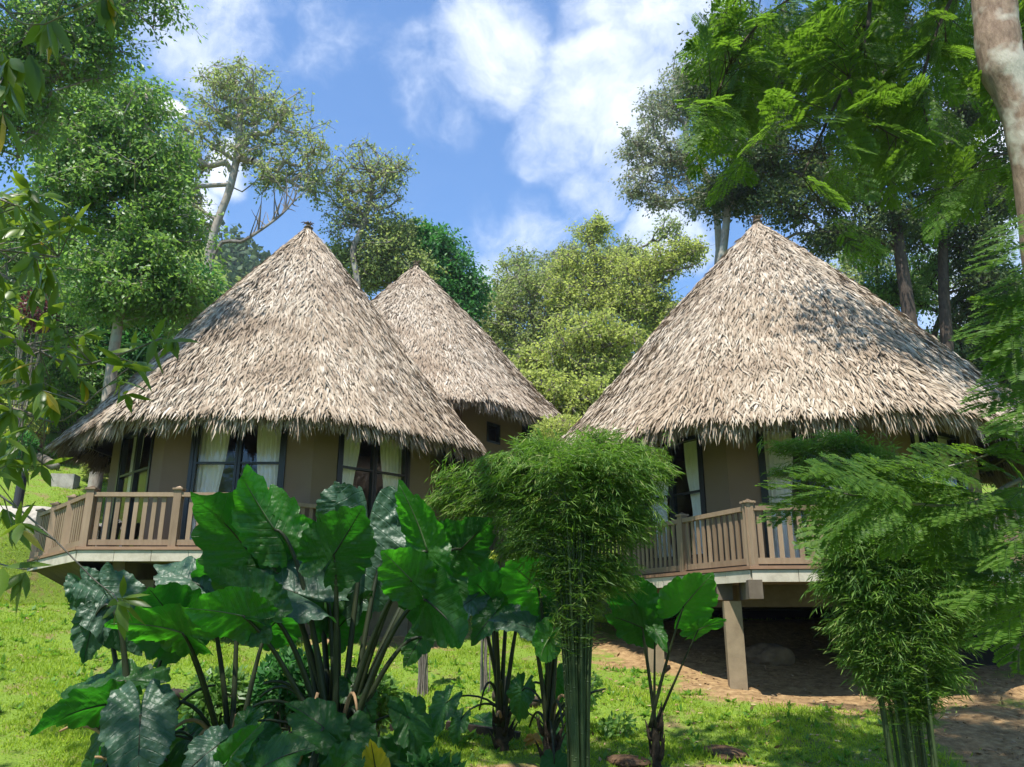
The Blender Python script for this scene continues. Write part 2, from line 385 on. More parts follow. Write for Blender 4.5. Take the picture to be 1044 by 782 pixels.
def hut(name,label,c,floorz,phi,rphi,ap,deck,rails,windows,nbl,seed,rz=0,supports=(),fset=True):
    root=empty(name,(c[0],c[1],floorz)); tag(root,label,'hut','thatched huts on the slope')
    core,bl=make_roof_mesh(rphi,ap,nbl,seed=seed)
    roof=bl.build('roof',M['thatch'],root)
    core.build('thatch_backing',M['thatch_core'],roof,smooth=True)
    # soffit with rafters, seen from below
    so=MB(); th=np.linspace(0,2*PI,49)[:-1]; V=[]
    for s in (.012,.12,.25,.4,.55,.75,.93):
        f,z=roof_profile(s); r=oct_r(th,rphi,ap)*f*.975; V.append(np.stack([r*np.cos(th),r*np.sin(th),np.full(48,z-.15)],1))
    so.add(np.concatenate(V),[[i*48+j,i*48+(j+1)%48,(i+1)*48+(j+1)%48,(i+1)*48+j] for i in range(6) for j in range(48)],.4)
    for k in range(24):
        a=k*PI/12+rphi; r0=float(oct_r(np.array(a),rphi,ap))*.975
        f_,z_=roof_profile(.3); r1=r0*float(f_)*.97; so.seg((r0*math.cos(a),r0*math.sin(a),RH0-.20),(r1*math.cos(a),r1*math.sin(a),float(z_)-.26),.07,.10)
    for k in range(8):
        for rr,zz in ((.90,RH0+.12),(.76,RH0+.9)):
            r0=ap*rr; a0=R(-90+45*k-22.5)+rphi; a1=a0+PI/4; q=r0/math.cos(PI/8)
            so.seg((q*math.cos(a0),q*math.sin(a0),zz-.1),(q*math.cos(a1),q*math.sin(a1),zz-.1),.06,.10)
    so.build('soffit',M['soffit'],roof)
    fi=MB(); g=np.random.default_rng(seed+5)
    a=np.linspace(0,2*PI,17)
    fi.tube([(0,0,RH1-.25),(0,0,RH1-.02),(0,0,RH1+.08),(0,0,RH1+.12)],[.16,.10,.055,.05],10,.2)
    fi.tube(np.stack([.10*np.cos(a),.10*np.sin(a),RH1+.01+.01*np.sin(3*a)],1),.022,6,.15)
    for k in range(11):
        an=k*2*PI/11+g.normal(0,.2); L=g.uniform(.1,.2)
        fi.tube(bez((0,0,RH1+.05),(.03*math.cos(an),.03*math.sin(an),RH1+.12),(.10*math.cos(an),.10*math.sin(an),RH1+.10+L*.6),(L*math.cos(an),L*math.sin(an),RH1+.08+L*.25),5),[.022,.02,.018,.014,.006],5,.2)
    fi.build('finial',M['thatch_core'],roof)
    # walls with their openings
    wl=MB(); H=3.3
    wins={w[0]:w for w in windows}
    for k in range(8):
        if k in wins:
            _,z0,z1,w=wins[k][:4]; w2=w/2
            facet_prism(wl,phi,k,-HALF,-w2,0,H,WA,WA-.15); facet_prism(wl,phi,k,w2,HALF,0,H,WA,WA-.15)
            facet_prism(wl,phi,k,-w2,w2,z1,H,WA,WA-.15)
            if z0>.02: facet_prism(wl,phi,k,-w2,w2,0,z0,WA,WA-.15)
        else: facet_prism(wl,phi,k,-HALF,HALF,0,H,WA,WA-.15)
    wl.build('wall',M['stucco'],root)
    for w in windows:
        k,z0,z1,ww=w[:4]; opt=w[4] if len(w)>4 else {}
        if ww<.9:
            fr=MB(); 
            facet_prism(fr,phi,k,-ww/2,-ww/2+.06,z0,z1,WA+.02,WA-.1); facet_prism(fr,phi,k,ww/2-.06,ww/2,z0,z1,WA+.02,WA-.1)
            facet_prism(fr,phi,k,-ww/2+.06,ww/2-.06,z1-.06,z1,WA+.017,WA-.1); facet_prism(fr,phi,k,-ww/2+.06,ww/2-.06,z0,z0+.06,WA+.017,WA-.1)
            wn=fr.build('window',M['frame'],root); gl=MB(); a=facet_pt(phi,k,-ww/2+.06,WA-.04); b=facet_pt(phi,k,ww/2-.06,WA-.04)
            gl.add([(*a,z0+.06),(*b,z0+.06),(*b,z1-.06),(*a,z1-.06)],[[0,1,2,3]]); gl.build('pane',M['glass'],wn)
        else: window(root,phi,k,z0,z1,ww,**opt)
    # floor, deck, fascia
    fl=MB(); fl.prism([facet_pt(phi,k,-HALF*.955,WA*.955) for k in range(8)],-.12,.0); fl.prism([facet_pt(phi,k,-HALF*.95,WA*.95) for k in range(8)],3.15,3.22)
    fl.build('floor',M['dark_concrete'],root)
    if deck:
        n=len(deck); dk=MB(); dk.prism(deck,-.16,-.012); dk.build('deck',M['concrete'],root)
        ed=MB(); D=[np.array(p) for p in deck]
        for i in range(n-1):
            a,b=D[i],D[i+1]
            if i in supports: continue
            d=(b-a); L=np.linalg.norm(d); d/=L; nn=np.array([d[1],-d[0]])
            ang=math.atan2(d[1],d[0]); m=(a+b)/2
            ed.box((m[0]+nn[0]*-.03,m[1]+nn[1]*-.03,.016),(L+.06,.16,.05),ang)
            fa=MB(); k=max(1,round(L/.62))
            for j in range(k):
                q=a+d*L*(j+.5)/k+nn*.012
                fa.box((q[0],q[1],-.105),(L/k-.008,.03,.17),ang)
            fa.build('fascia',M['fascia'],root)
        ed.build('deck_edge',M['rail_red'],root)
    for rl in rails: railing(root,*rl)
    return root

def rot2(p,a): return (p[0]*math.cos(a)-p[1]*math.sin(a),p[0]*math.sin(a)+p[1]*math.cos(a))
# hut on the left
c1=(-5.15,18.0); fz1=EYE+1.08
def loc(c,p): return (p[0]-c[0],p[1]-c[1])
DK1=[loc(c1,p) for p in ((-9.5,20.5),(-9.5,15.9),(-7.05,13.05),(-4.05,13.1),(-3.95,14.3),(-3.0,15.3),(-5,17),(-8,19.5))]
hut('thatched_hut','thatched hut with timber balcony behind the giant green leaves, white curtains in its windows',
    c1,fz1,0,0,RAP,DK1,
    [([loc(c1,p) for p in ((-9.43,20.3),(-9.43,15.9),(-7.0,13.12))],1.45),
     ([loc(c1,p) for p in ((-7.0,13.12),(-4.12,13.17),(-4.05,14.2),(-3.45,14.75))],1.4)],
    [(0,.02,2.6,1.80,dict(door=True,bars=(1.72,))),(1,.72,2.6,1.74,dict(bars=(1.74,))),(7,.02,2.6,1.74,dict(door=True,bars=(1.72,))),(4,.9,2.4,1.7)],
    105000,11,supports=(4,))
# hut behind
c3=(-3.26,24.6); fz3=EYE+3.15
hut('thatched_hut','thatched hut further up the slope, peeping out behind another, one tiny square window',
    c3,fz3,R(8),R(8),RAP*1.10,[],[],[(1,1.75,2.35,.62),(2,.5,2.55,1.8,dict(curt=(False,False))),(4,.9,2.4,1.7)],75000,23)
# hut on the right
c2=(5.88,17.0); fz2=EYE+.71
DK2=[loc(c2,p) for p in ((1.3,17.6),(2.2,15.3),(3.55,12.0),(6.9,11.75),(9.6,14.2),(9.0,16.0),(6,16.5),(3,17.5))]
hut('thatched_hut','thatched hut on concrete posts above a dark hollow and bare brown earth',
    c2,fz2,R(-11),R(-15),RAP*1.11,DK2,
    [([loc(c2,p) for p in ((1.4,17.4),(2.26,15.3),(3.6,12.07))],1.75),
     ([loc(c2,p) for p in ((3.6,12.07),(6.85,11.83),(9.5,14.2))],1.7)],
    [(0,.02,2.6,1.74,dict(door=True,bars=(1.72,))),(7,.35,2.6,1.70,dict(bars=(1.55,))),(1,.35,2.6,1.70,dict(bars=(1.55,))),(4,.9,2.4,1.7)],
    105000,37,supports=(4,))

# posts, beams and base walls below the huts (children of their hut)
def children_of(root): return [o for o in bpy.data.objects if o.parent==root]
roots=[o for o in bpy.data.objects if o.parent is None and o.name.startswith('thatched_hut')]
H1,H3,H2=roots[0],roots[1],roots[2]
if abs(H3.location.y-c3[1])>.1: raise SystemExit('hut order')
def col(root,c,fz,x,y,w,top=-.45,ang=0,depth=None,mt='concrete'):
    gz=float(ground_z(x,y))-.25-fz; mb=MB(); lx,ly=loc(c,(x,y))
    mb.box((lx,ly,(gz+top)/2),(w,depth or w,top-gz),ang); mb.build('support_column',M[mt],root)
for x,y,w in ((3.42,12.75,.26),(8.6,13.4,.26)): col(H2,c2,fz2,x,y,w,ang=R(-8))
col(H2,c2,fz2,2.42,14.0,.26,ang=R(-8)); 
bm=MB()
for k in range(8): facet_prism(bm,R(-11),k,-HALF,HALF,-.52,-.165,WA,WA-.28)
bm.box((*loc(c2,(3.62,12.35)),-.30),(.2,1.0,.27),R(-8)); bm.box((*loc(c2,(3.42,13.4)),-.30),(.24,1.3,.26),R(-8))
bm.build('floor_beam',M['dark_concrete'],H2)
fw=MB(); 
for k in (3,4,5,2,6,1): facet_prism(fw,R(-11),k,-HALF,HALF,-2.4,-.52,WA-.01,WA-.25)  # near-black walls, added so the hollow below the deck reads dark
fw.build('base_wall',M['hollow_shade'],H2)
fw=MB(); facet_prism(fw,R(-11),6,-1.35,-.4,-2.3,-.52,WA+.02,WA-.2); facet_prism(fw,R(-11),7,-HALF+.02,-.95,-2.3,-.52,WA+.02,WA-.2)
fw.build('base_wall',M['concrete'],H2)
for x,y,w in ((-6.2,13.9,.26),(-4.6,14.2,.26),(-3.6,15.6,.26)): col(H1,c1,fz1,x,y,w,mt='dark_concrete')  # darker concrete puts the shade under the left hut into the colour
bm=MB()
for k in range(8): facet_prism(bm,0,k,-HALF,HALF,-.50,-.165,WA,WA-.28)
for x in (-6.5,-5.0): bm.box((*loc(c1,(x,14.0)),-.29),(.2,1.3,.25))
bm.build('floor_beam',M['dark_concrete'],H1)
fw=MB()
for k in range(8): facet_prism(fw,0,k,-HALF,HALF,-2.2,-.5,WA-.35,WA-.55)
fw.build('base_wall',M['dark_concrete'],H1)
# sloping skirt under the left corner of the deck
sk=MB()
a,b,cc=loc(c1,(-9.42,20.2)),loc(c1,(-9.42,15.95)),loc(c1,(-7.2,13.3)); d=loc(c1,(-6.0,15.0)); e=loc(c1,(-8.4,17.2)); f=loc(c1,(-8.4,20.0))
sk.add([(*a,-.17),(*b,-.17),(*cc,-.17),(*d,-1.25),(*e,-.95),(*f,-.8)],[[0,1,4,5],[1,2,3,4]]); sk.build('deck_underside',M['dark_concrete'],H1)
fw=MB()
for k in range(8): facet_prism(fw,R(8),k,-HALF,HALF,-2.6,0,WA-.01,WA-.25)
fw.build('base_wall',M['stucco'],H3)
CLOUDS=[(600,95,75,1.0),(640,150,60,.95),(510,60,70,.85),(570,130,60,.85),(450,85,70,.54),(235,22,80,.52),(330,48,60,.46),(165,20,50,.5),(280,75,40,.4),(169,113,16,1.4),(610,190,50,.75),
        (540,255,70,.5),(490,245,60,.45),(490,285,50,.5),(680,245,50,.85),(680,50,80,.85),(240,180,30,.9),(205,215,34,.8),(385,60,60,.36),(1000,120,80,.8),(860,250,60,.7),(1000,300,80,.7),(620,20,60,.6)]
SKY_TINT=(.80,1.04,1.22); CLOUD_COL=(5.9,6.2,6.7); EXPO=.86
# ------------------------------------------------------------------ ground
t=mat('ground_soil_and_turf'); tc=t.n('ShaderNodeTexCoord').outputs['Object']
n1=t.noise(.55,6,.65); n2=t.noise(7,6,.7); n3=t.noise(45,4,.7); n4=t.noise(1.7,5,.65)
soil=t.ramp(n2,[(.3,(.13,.08,.038)),(.5,(.27,.175,.085)),(.75,(.46,.32,.16))])
turf=t.ramp(n3,[(.3,(.08,.13,.02)),(.6,(.17,.26,.035)),(.85,(.28,.35,.06))])
sep=t.n('ShaderNodeSeparateXYZ',{0:tc})
def blob(cx,cy,rx,ry):
    dx=t.math('DIVIDE',t.math('SUBTRACT',sep.outputs[0],cx),rx); dy=t.math('DIVIDE',t.math('SUBTRACT',sep.outputs[1],cy),ry)
    d=t.math('ADD',t.math('MULTIPLY',dx,dx),t.math('MULTIPLY',dy,dy))
    return t.math('SUBTRACT',1.0,d,clamp=True)
b=t.math('MAXIMUM',blob(5.3,13.0,3.6,1.8),blob(5.6,15.8,5.2,3.6)); b=t.math('MAXIMUM',b,blob(6.9,9.6,2.4,3.2)); b=t.math('MAXIMUM',b,blob(-5.2,17.6,5,3.9)); b=t.math('MAXIMUM',b,blob(2,8.6,6,1.0))
f=t.math('ADD',t.math('MULTIPLY',b,1.3),t.math('MULTIPLY_ADD',n4,1.6,-.85),clamp=True)
turf=t.mix(t.ramp(t.noise(2.6,5,.7),[(.52,(0,0,0)),(.66,(.85,.85,.85))]),turf,(.20,.145,.075))
c=t.mix(t.ramp(f,[(.25,(0,0,0)),(.5,(1,1,1))]),turf,soil)
M['ground']=t.finish(t.pbr(c,.95,t.bump(t.math('ADD',n2,t.math('MULTIPLY',n3,.4)),.7,.06),.1))
xs=np.concatenate([np.linspace(-260,-24,36)[:-1],np.linspace(-24,20,150)[:-1],np.linspace(20,260,36)])
ys=np.concatenate([np.linspace(-60,3,22)[:-1],np.linspace(3,32,120)[:-1],np.linspace(32,420,80)])
X,Y=np.meshgrid(xs,ys); Z=ground_z(X,Y); nx,ny=len(xs),len(ys)
mb=MB(); idx=np.arange(nx*ny).reshape(ny,nx)
mb.add(np.stack([X.ravel(),Y.ravel(),Z.ravel()],1),np.stack([idx[:-1,:-1].ravel(),idx[:-1,1:].ravel(),idx[1:,1:].ravel(),idx[1:,:-1].ravel()],1),.5)
tag(mb.build('ground',M['ground'],smooth=True),kind='structure')
LS,PM=.82,1.7
# ------------------------------------------------------------------ leaf and bark materials
M['leaf_far']=leaf_mat('leaf_pale_olive',[(.13,.18,.055),(.25,.32,.10),(.40,.46,.18)],(.50,.62,.17),.5,.6,.2)
M['leaf_yellow']=leaf_mat('leaf_yellow_green',[(.20,.26,.055),(.36,.43,.10),(.52,.57,.19)],(.62,.72,.16),.52,.6,.2)
M['leaf_mid']=leaf_mat('leaf_mid_green',[(.04,.11,.02),(.10,.21,.045),(.22,.35,.10)],(.32,.56,.09),.45,.42,.4)
M['leaf_dark']=leaf_mat('leaf_dark_green',[(.025,.05,.016),(.055,.09,.028),(.12,.155,.055)],(.16,.25,.05),.32,.5,.3)
M['leaf_deep']=leaf_mat('leaf_deep_green',[(.02,.08,.02),(.05,.15,.04),(.10,.24,.07)],(.12,.42,.07),.38,.45,.3)
M['leaf_silver']=leaf_mat('leaf_silver_green',[(.14,.18,.10),(.25,.30,.17),(.40,.44,.28)],(.38,.44,.22),.36,.55,.25)
M['leaf_bright']=leaf_mat('leaf_bright_green',[(.05,.13,.015),(.10,.22,.03),(.17,.30,.05)],(.26,.55,.04),.45,.4)
M['leaf_feather']=leaf_mat('leaf_feathery',[(.025,.07,.012),(.06,.13,.018),(.12,.21,.03)],(.24,.46,.03),.46,.5)
M['leaf_lime']=leaf_mat('leaf_lime',[(.30,.36,.03),(.45,.50,.05)],(.6,.65,.08),.35,.45)
M['leaf_mango']=leaf_mat('leaf_leathery',[(.045,.09,.012),(.09,.16,.02),(.15,.23,.035)],(.28,.42,.03),.45,.38,.4)
M['leaf_olive_dead']=leaf_mat('leaf_wilted_yellow',[(.45,.32,.04),(.6,.45,.06)],(.6,.42,.04),.35,.4)
M['leaf_purple']=leaf_mat('leaf_purple',[(.08,.03,.035),(.16,.06,.06)],(.25,.06,.06),.3,.4)
M['leaf_bamboo']=leaf_mat('leaf_bamboo',[(.035,.09,.018),(.08,.17,.03),(.16,.27,.05),(.30,.30,.10)],(.24,.48,.04),.42,.5)
M['leaf_litter']=leaf_mat('leaf_litter',[(.12,.07,.035),(.30,.19,.10),(.5,.40,.26)],(.2,.12,.05),.1,.7,.2)
M['grass']=leaf_mat('grass_blades',[(.12,.21,.018),(.26,.39,.03),(.43,.53,.065)],(.58,.76,.05),.42,.6,.15,pscale=.9)
M['hill_leaf']=leaf_mat('leaf_hillside',[(.02,.05,.018),(.045,.09,.03),(.09,.15,.05)],(.08,.15,.03),.25,.6,.2,pscale=.05)
M['bark_pale']=bark_mat('bark_pale',(.20,.165,.13),(.40,.345,.28),(.30,.30,.25))
M['bark_dark']=bark_mat('bark_dark',(.035,.025,.02),(.10,.075,.055))
M['bark_grey']=bark_mat('bark_grey',(.10,.085,.07),(.24,.21,.175),(.30,.28,.24))
M['bark_patchy']=bark_mat('bark_lichen',(.15,.095,.07),(.36,.26,.19),(.50,.46,.39),7)

def skeleton(trunk,trad,centers,g,tipr=.012,curve=.12):
    """grow limbs from the trunk polyline to every leaf cluster, nearest first"""
    trunk=np.asarray(trunk,float); nodes=[p for p in trunk]; par=[-1]+list(range(len(trunk)-1))
    top=trunk[-1]; k0=max(1,int(len(trunk)*.45))
    N=np.zeros((len(centers)*6+len(trunk),3)); N[:len(trunk)]=trunk; n=len(trunk)
    depth=np.zeros(len(N)); depth[:n]=0; ok=np.zeros(len(N),bool); ok[k0:n]=True
    base=trunk[-1]*.6+trunk[k0]*.4
    order=np.argsort(np.linalg.norm(centers-base,axis=1)); ends=[]
    for ci in order:
        c=centers[ci]; d=c-N[:n]; L=np.linalg.norm(d,axis=1)
        pen=np.clip(-d[:,2]/(L+1e-6)+.15,0,1)*.8*L
        cost=L+pen+.16*depth[:n]; cost[~ok[:n]]=1e9
        j=int(np.argmin(cost)); L0=L[j]
        m=int(min(5,max(1,L0/.55))); a=N[j].copy(); prev=j
        sag=g.normal(0,curve,3)*L0; sag[2]+=.10*L0
        for q in range(1,m+1):
            f=q/m; p=a+(c-a)*f+sag*math.sin(PI*f)+g.normal(0,.03*L0,3)*(q<m)
            N[n]=p; par.append(prev); depth[n]=depth[prev]+L0/m; ok[n]=True; prev=n; n+=1
        ends.append(n-1)
    cnt=np.zeros(n)
    for e in ends: cnt[e]+=1
    for i in range(n-1,0,-1):
        if par[i]>=0: cnt[par[i]]+=cnt[i]
    return N[:n],np.array(par),cnt,ends,len(trunk)

def make_tree(name,label,trunk_px,lobes,Y,tr=.2,leaf=.2,ncl=220,per=60,lmat='leaf_mid',bmat='bark_grey',group=None,seed=1,airy=None,
              base=None,sig=.45,lw=.5,droop=.5,six=False,cat='tree',tipr=.012,curve=.12,flat=.6,upn=.8,shell=.35):
    if airy is None: airy = lmat in ('leaf_far','leaf_yellow','leaf_silver')
    if airy: ncl=int(ncl*1.55); per=int(per*.40*float(airy)); sig*=.72; leaf*=1.12; shell=.5; curve=.16; tipr*=1.15
    g=np.random.default_rng(seed)
    T=[at(px,py,Y+(dy[0] if dy else 0)) for px,py,*dy in trunk_px]
    if base is None:
        b=T[0].copy(); b[2]=float(ground_z(b[0],b[1]))-.3
        if T[0][2]>b[2]+.4: T=[b]+T
    L_=np.sum(np.linalg.norm(np.diff(T,axis=0),axis=1))
    tl=smoothline(T,max(8,int(L_/.7)))
    org=tl[0].copy()
    C=[]; S=[]
    wts=[]
    for lb in lobes:
        px,py,rx,ry=lb[:4]; dy=lb[4] if len(lb)>4 else 0
        mp=m_per_px(py,Y+dy); wts.append(rx*ry)
    wts=np.array(wts,float); wts/=wts.sum()
    for lb,wt in zip(lobes,wts):
        px,py,rx,ry=lb[:4]; dy=lb[4] if len(lb)>4 else 0; c=at(px,py,Y+dy); mp=m_per_px(py,Y+dy)
        n=max(3,int(ncl*wt)); d=g.normal(size=(n,3)); d/=np.linalg.norm(d,axis=1)[:,None]; r=g.random(n)**shell
        C.append(c+d*r[:,None]*np.array([rx*mp,max(rx,ry)*mp*.85,ry*mp*1.0]))
    C=np.concatenate(C)
    N,par,cnt,ends,nt=skeleton(tl,tr,C,g,tipr,curve)
    rad=tipr*np.maximum(cnt,1)**.44
    rt=np.linspace(tr,max(tr*.3,rad[nt-1]),nt); 
    mb=MB(); mb.tube(tl-org,rt,10)
    i=np.arange(nt,len(N)); p=par[i]
    cap=np.where(p<nt,rt[np.minimum(p,nt-1)]*.7,1e9)
    ra=np.minimum(np.minimum(rad[p],rad[i]*1.35),cap); rb=np.minimum(rad[i],ra)
    big=rad[i]>tipr*2.2
    if big.any(): mb.sticks(N[p][big]-org,N[i][big]-org,ra[big],rb[big],7)
    if (~big).any(): mb.sticks(N[p][~big]-org,N[i][~big]-org,ra[~big],rb[~big],4)
    # fine twigs within each cluster, leaves along them
    nc=len(C); E=N[ends]; nt_=5
    tw=E[:,None]+g.normal(0,sig*.8,(nc,nt_,3))*np.array([1,1,.7]); 
    A=np.repeat(E,nt_,0); B=tw.reshape(-1,3)
    mb.sticks(A-org,B-org,tipr*.7,tipr*.3,3)
    k=int(per*PM)//nt_; f=g.random((len(A),k,1))**.6
    P=(A[:,None]*(1-f)+B[:,None]*f).reshape(-1,3)+g.normal(0,sig*.28,(len(A)*k,3))
    n=len(P); out=np.repeat(B-A,k,0); out/=np.linalg.norm(out,axis=1)[:,None]+1e-6
    D=out*.7+g.normal(0,.6,(n,3)); D[:,2]-=droop; D/=np.linalg.norm(D,axis=1)[:,None]
    Nn=g.normal(0,flat,(n,3)); Nn[:,2]+=upn
    lv=MB(); l=leaf*g.uniform(.6,1.25,n); l=l*LS; lv.leaves(P-org,D,Nn,l,l*lw*g.uniform(.8,1.2,n),six=six)
    root=empty(name,tuple(org)); tag(root,label,cat,group)
    mb.build('trunk',M[bmat],root,smooth=True); lv.build('crown',M[lmat],root)
    return root
G_BG='tall trees behind the huts'
# --- left side
make_tree('broadleaf_tree','dense glossy broadleaf tree filling the upper left, slim grey trunk beside the left hut roof',
  [(108,420),(118,345),(128,285),(137,215),(148,140),(150,90)],[(120,120,60,50),(150,175,50,55),(90,200,55,60),(165,245,40,50),(110,290,60,45),(70,140,40,60),(185,290,28,30),(150,310,50,30)],19,
  .17,.17,560,62,'leaf_mid','bark_pale',G_BG,3,sig=.40,upn=.7,shell=.5)
make_tree('broadleaf_tree','leafy tree overhanging the top left corner, its outer twigs against the blue sky',
  [(-60,420),(-40,250),(-10,120),(30,40)],[(40,40,70,45),(110,12,50,22),(160,-12,30,14),(20,110,45,60),(-20,60,70,60),(90,60,40,30),(60,-60,110,50)],13,
  .22,.12,430,66,'leaf_mid','bark_grey',G_BG,4,sig=.34,shell=.5)
make_tree('broadleaf_tree','shaded broadleaf tree low behind the leathery branches at the left edge of the picture',
  [(20,470),(25,400),(30,330)],[(20,250,60,60),(60,330,55,60),(10,340,45,60),(95,385,40,30),(30,400,50,35)],24,
  .16,.17,380,66,'leaf_mid','bark_grey',G_BG,5,sig=.45,shell=.5)
make_tree('broadleaf_tree','small dark bushy tree between the slim grey trunk and the left hut roof',
  [(150,420),(155,380)],[(150,350,55,40),(185,320,30,35),(110,370,45,35),(205,290,20,20)],25,
  .14,.2,240,80,'leaf_deep','bark_dark',G_BG,6,sig=.5)
make_tree('rainforest_tree','tall spreading olive tree with bare forked limbs showing, standing against clouds above the left hut',
  [(212,330),(212,290),(214,255),(222,225),(235,190),(243,150),(245,110)],[(250,92,52,26),(225,118,50,28),(290,122,42,28),(192,150,34,32),(312,165,34,28),(250,150,32,24),(182,185,22,34),(318,188,22,18),(275,180,32,18),(196,215,22,30),(232,86,30,18)],30,
  .19,.19,380,52,'leaf_far','bark_pale',G_BG,8,airy=.6,sig=.5,tipr=.016,shell=.45)
make_tree('rainforest_tree','slender pale tree with thin wispy crown just right of the left hut roof tip',
  [(365,330),(364,285),(360,255),(372,225),(380,185)],[(378,165,34,18),(395,185,26,24),(360,195,26,24),(375,215,30,20),(345,185,16,20),(350,225,20,22),(404,165,18,12)],31,
  .15,.18,180,42,'leaf_far','bark_grey',G_BG,9,airy=.65,sig=.5,tipr=.014)
make_tree('rainforest_tree','rounded olive green tree behind the gap between the two left roof cones',
  [(395,350),(396,300),(398,270)],[(395,255,40,30),(420,285,30,26),(375,280,28,24),(400,235,26,14),(350,262,22,20)],32,
  .2,.19,250,62,'leaf_far','bark_grey',G_BG,10,sig=.55)
make_tree('rainforest_tree','dark blue green tree with layered feathery boughs behind the tip of the smaller roof',
  [(448,360),(448,300),(446,270)],[(440,250,26,16),(455,270,24,16),(440,290,30,20),(470,290,20,16),(425,240,18,10),(480,300,18,12),(460,320,28,20)],33,
  .16,.26,200,70,'leaf_deep','bark_dark',G_BG,12,sig=.5)
# dead tree
g=np.random.default_rng(4); mb=MB(); o=at(205,300,26.); gz=float(ground_z(o[0],o[1]))
P=[at(206,330,26.),at(215,268,26.),at(250,245,26.),at(283,222,26.),at(300,205,26.)]; P[0][2]=gz-.3
org=P[0].copy(); mb.tube(smoothline([p-org for p in P],16),np.linspace(.10,.025,16),7)
for k in range(26):
    i=g.integers(2,4); f=g.random(); a=P[i]*(1-f)+P[min(i+1,4)]*f; 
    b=a+np.array([g.normal(0,.35),g.normal(0,.4),g.uniform(.3,1.3)])*1.2; mb.tube(bez(a-org,a-org+(b-a)*.3+g.normal(0,.1,3),a-org+(b-a)*.7,b-org,6),np.linspace(.03,.007,6),5)
tag(mb.build('dead_tree',M['bark_grey']),'bare leafless tree leaning out of the foliage beside the left roof tip','dead tree').location=tuple(org)
# --- the yellow green trees in the middle
mids=[('pale hazy green tree filling the gap right of the smaller hut roof',[(520,400),(522,360),(522,320)],[(515,300,30,26),(530,270,24,18),(500,345,26,26),(545,380,30,24)],40,'leaf_far',200),
 ('tall thin pale green tree just left of the right hut roof',[(640,400),(640,340),(640,280)],[(640,300,40,30),(630,262,30,18),(655,340,34,28),(620,370,30,24),(680,235,20,14)],39,'leaf_far',230),
 ('airy yellow green tree rising highest in the gap between the roofs',[(606,380),(605,330),(603,270)],[(603,240,20,16),(590,275,36,22),(620,275,30,24),(600,310,45,28),(575,300,24,20),(612,232,12,12)],34,'leaf_yellow',240),
 ('light green tree directly behind the right slope of the smaller roof',[(540,400),(542,350),(545,310)],[(548,290,36,26),(520,315,28,24),(560,325,36,28),(530,350,36,26),(500,330,20,22)],36,'leaf_far',240),
 ('yellow green tree touching the left slope of the right hut roof',[(672,360),(668,320),(665,290)],[(662,275,34,24),(690,262,24,20),(645,305,36,28),(672,320,30,26),(706,255,14,14)],33,'leaf_yellow',230),
 ('dull grey green tree standing furthest back on the skyline of the gap',[(570,330),(570,300)],[(565,275,24,18),(585,262,18,14),(545,290,20,16),(640,262,20,14)],44,'leaf_silver',150),
 ('broad yellow green bushy tree low in the gap above the bamboo',[(585,430),(588,395),(590,370)],[(590,350,50,34),(560,375,34,26),(625,345,34,28),(600,385,40,24),(540,375,20,20)],29,'leaf_yellow',260),
 ('bushy green tree low behind the eave of the smaller hut',[(565,440),(566,415),(566,400)],[(560,400,26,22),(585,415,30,22),(535,395,20,18),(605,405,22,20)],26.5,'leaf_yellow',190)]
for i,(lb,tp,lo,Y,lm,nc) in enumerate(mids):
    make_tree('rainforest_tree',lb,tp,lo,Y,.13,.18,int(nc*1.25),58,lm,'bark_grey',G_BG,20+i,sig=.46,tipr=.013,shell=.42,airy=.8)
# --- right side
make_tree('rainforest_tree','pale silvery tree against the white cloud left of the right roof tip',
  [(733,300),(733,250),(728,205),(712,160)],[(680,110,30,30),(655,150,28,26),(690,165,30,30),(650,190,24,18),(700,80,28,24),(715,205,26,16),(675,205,22,14)],28,
  .16,.16,260,62,'leaf_silver','bark_pale',G_BG,31,airy=.8,sig=.42)
make_tree('rainforest_tree','dark spreading tree with thickest straight trunk behind the right roof slope',
  [(935,400),(928,330),(918,260),(910,200),(905,120),(900,50)],[(800,60,60,45),(870,100,60,46),(775,150,46,30),(860,190,56,28),(930,150,55,34),(900,30,70,36),(740,50,30,40),(800,210,34,18),(860,240,40,16),(930,230,40,14)],22,
  .27,.17,560,62,'leaf_dark','bark_dark',G_BG,32,sig=.45,shell=.5)
make_tree('rainforest_tree','dark tree with upright trunk, second of the pair behind the right roof slope',
  [(968,420),(966,360),(962,290),(963,220),(975,130),(985,60)],[(985,110,50,50),(1020,190,40,50),(960,200,40,28),(1040,60,50,60),(1000,250,36,26),(940,240,30,16),(1010,290,34,18)],23,
  .25,.17,430,62,'leaf_dark','bark_dark',G_BG,33,sig=.45,shell=.5)
make_tree('rainforest_tree','dark drooping tree over the right roof tip',
  [(728,330),(738,250),(745,180),(750,110)],[(740,130,34,34),(765,190,40,26),(720,90,28,36),(735,200,28,22),(790,110,34,40),(820,170,34,24),(850,240,30,16)],25,
  .20,.17,400,60,'leaf_dark','bark_pale',G_BG,34,sig=.42,shell=.5)
make_tree('rainforest_tree','shadowy bushy tree at the right edge behind the lower roof slope',
  [(1015,440),(1012,400)],[(1000,330,36,34),(1030,390,30,40),(985,375,26,22),(1045,300,30,40),(1040,440,24,30)],24,
  .16,.16,260,60,'leaf_dark','bark_dark',G_BG,35,sig=.45)
make_tree('rainforest_tree','leaning tree with forked dark trunk low behind the right end of the roof',
  [(925,400),(945,370),(960,320),(990,290)],[(930,300,24,20),(900,290,22,16),(955,270,24,18),(885,310,18,12),(1010,280,24,22),(880,250,22,14)],26,
  .18,.17,150,55,'leaf_mid','bark_dark',G_BG,36,sig=.45)
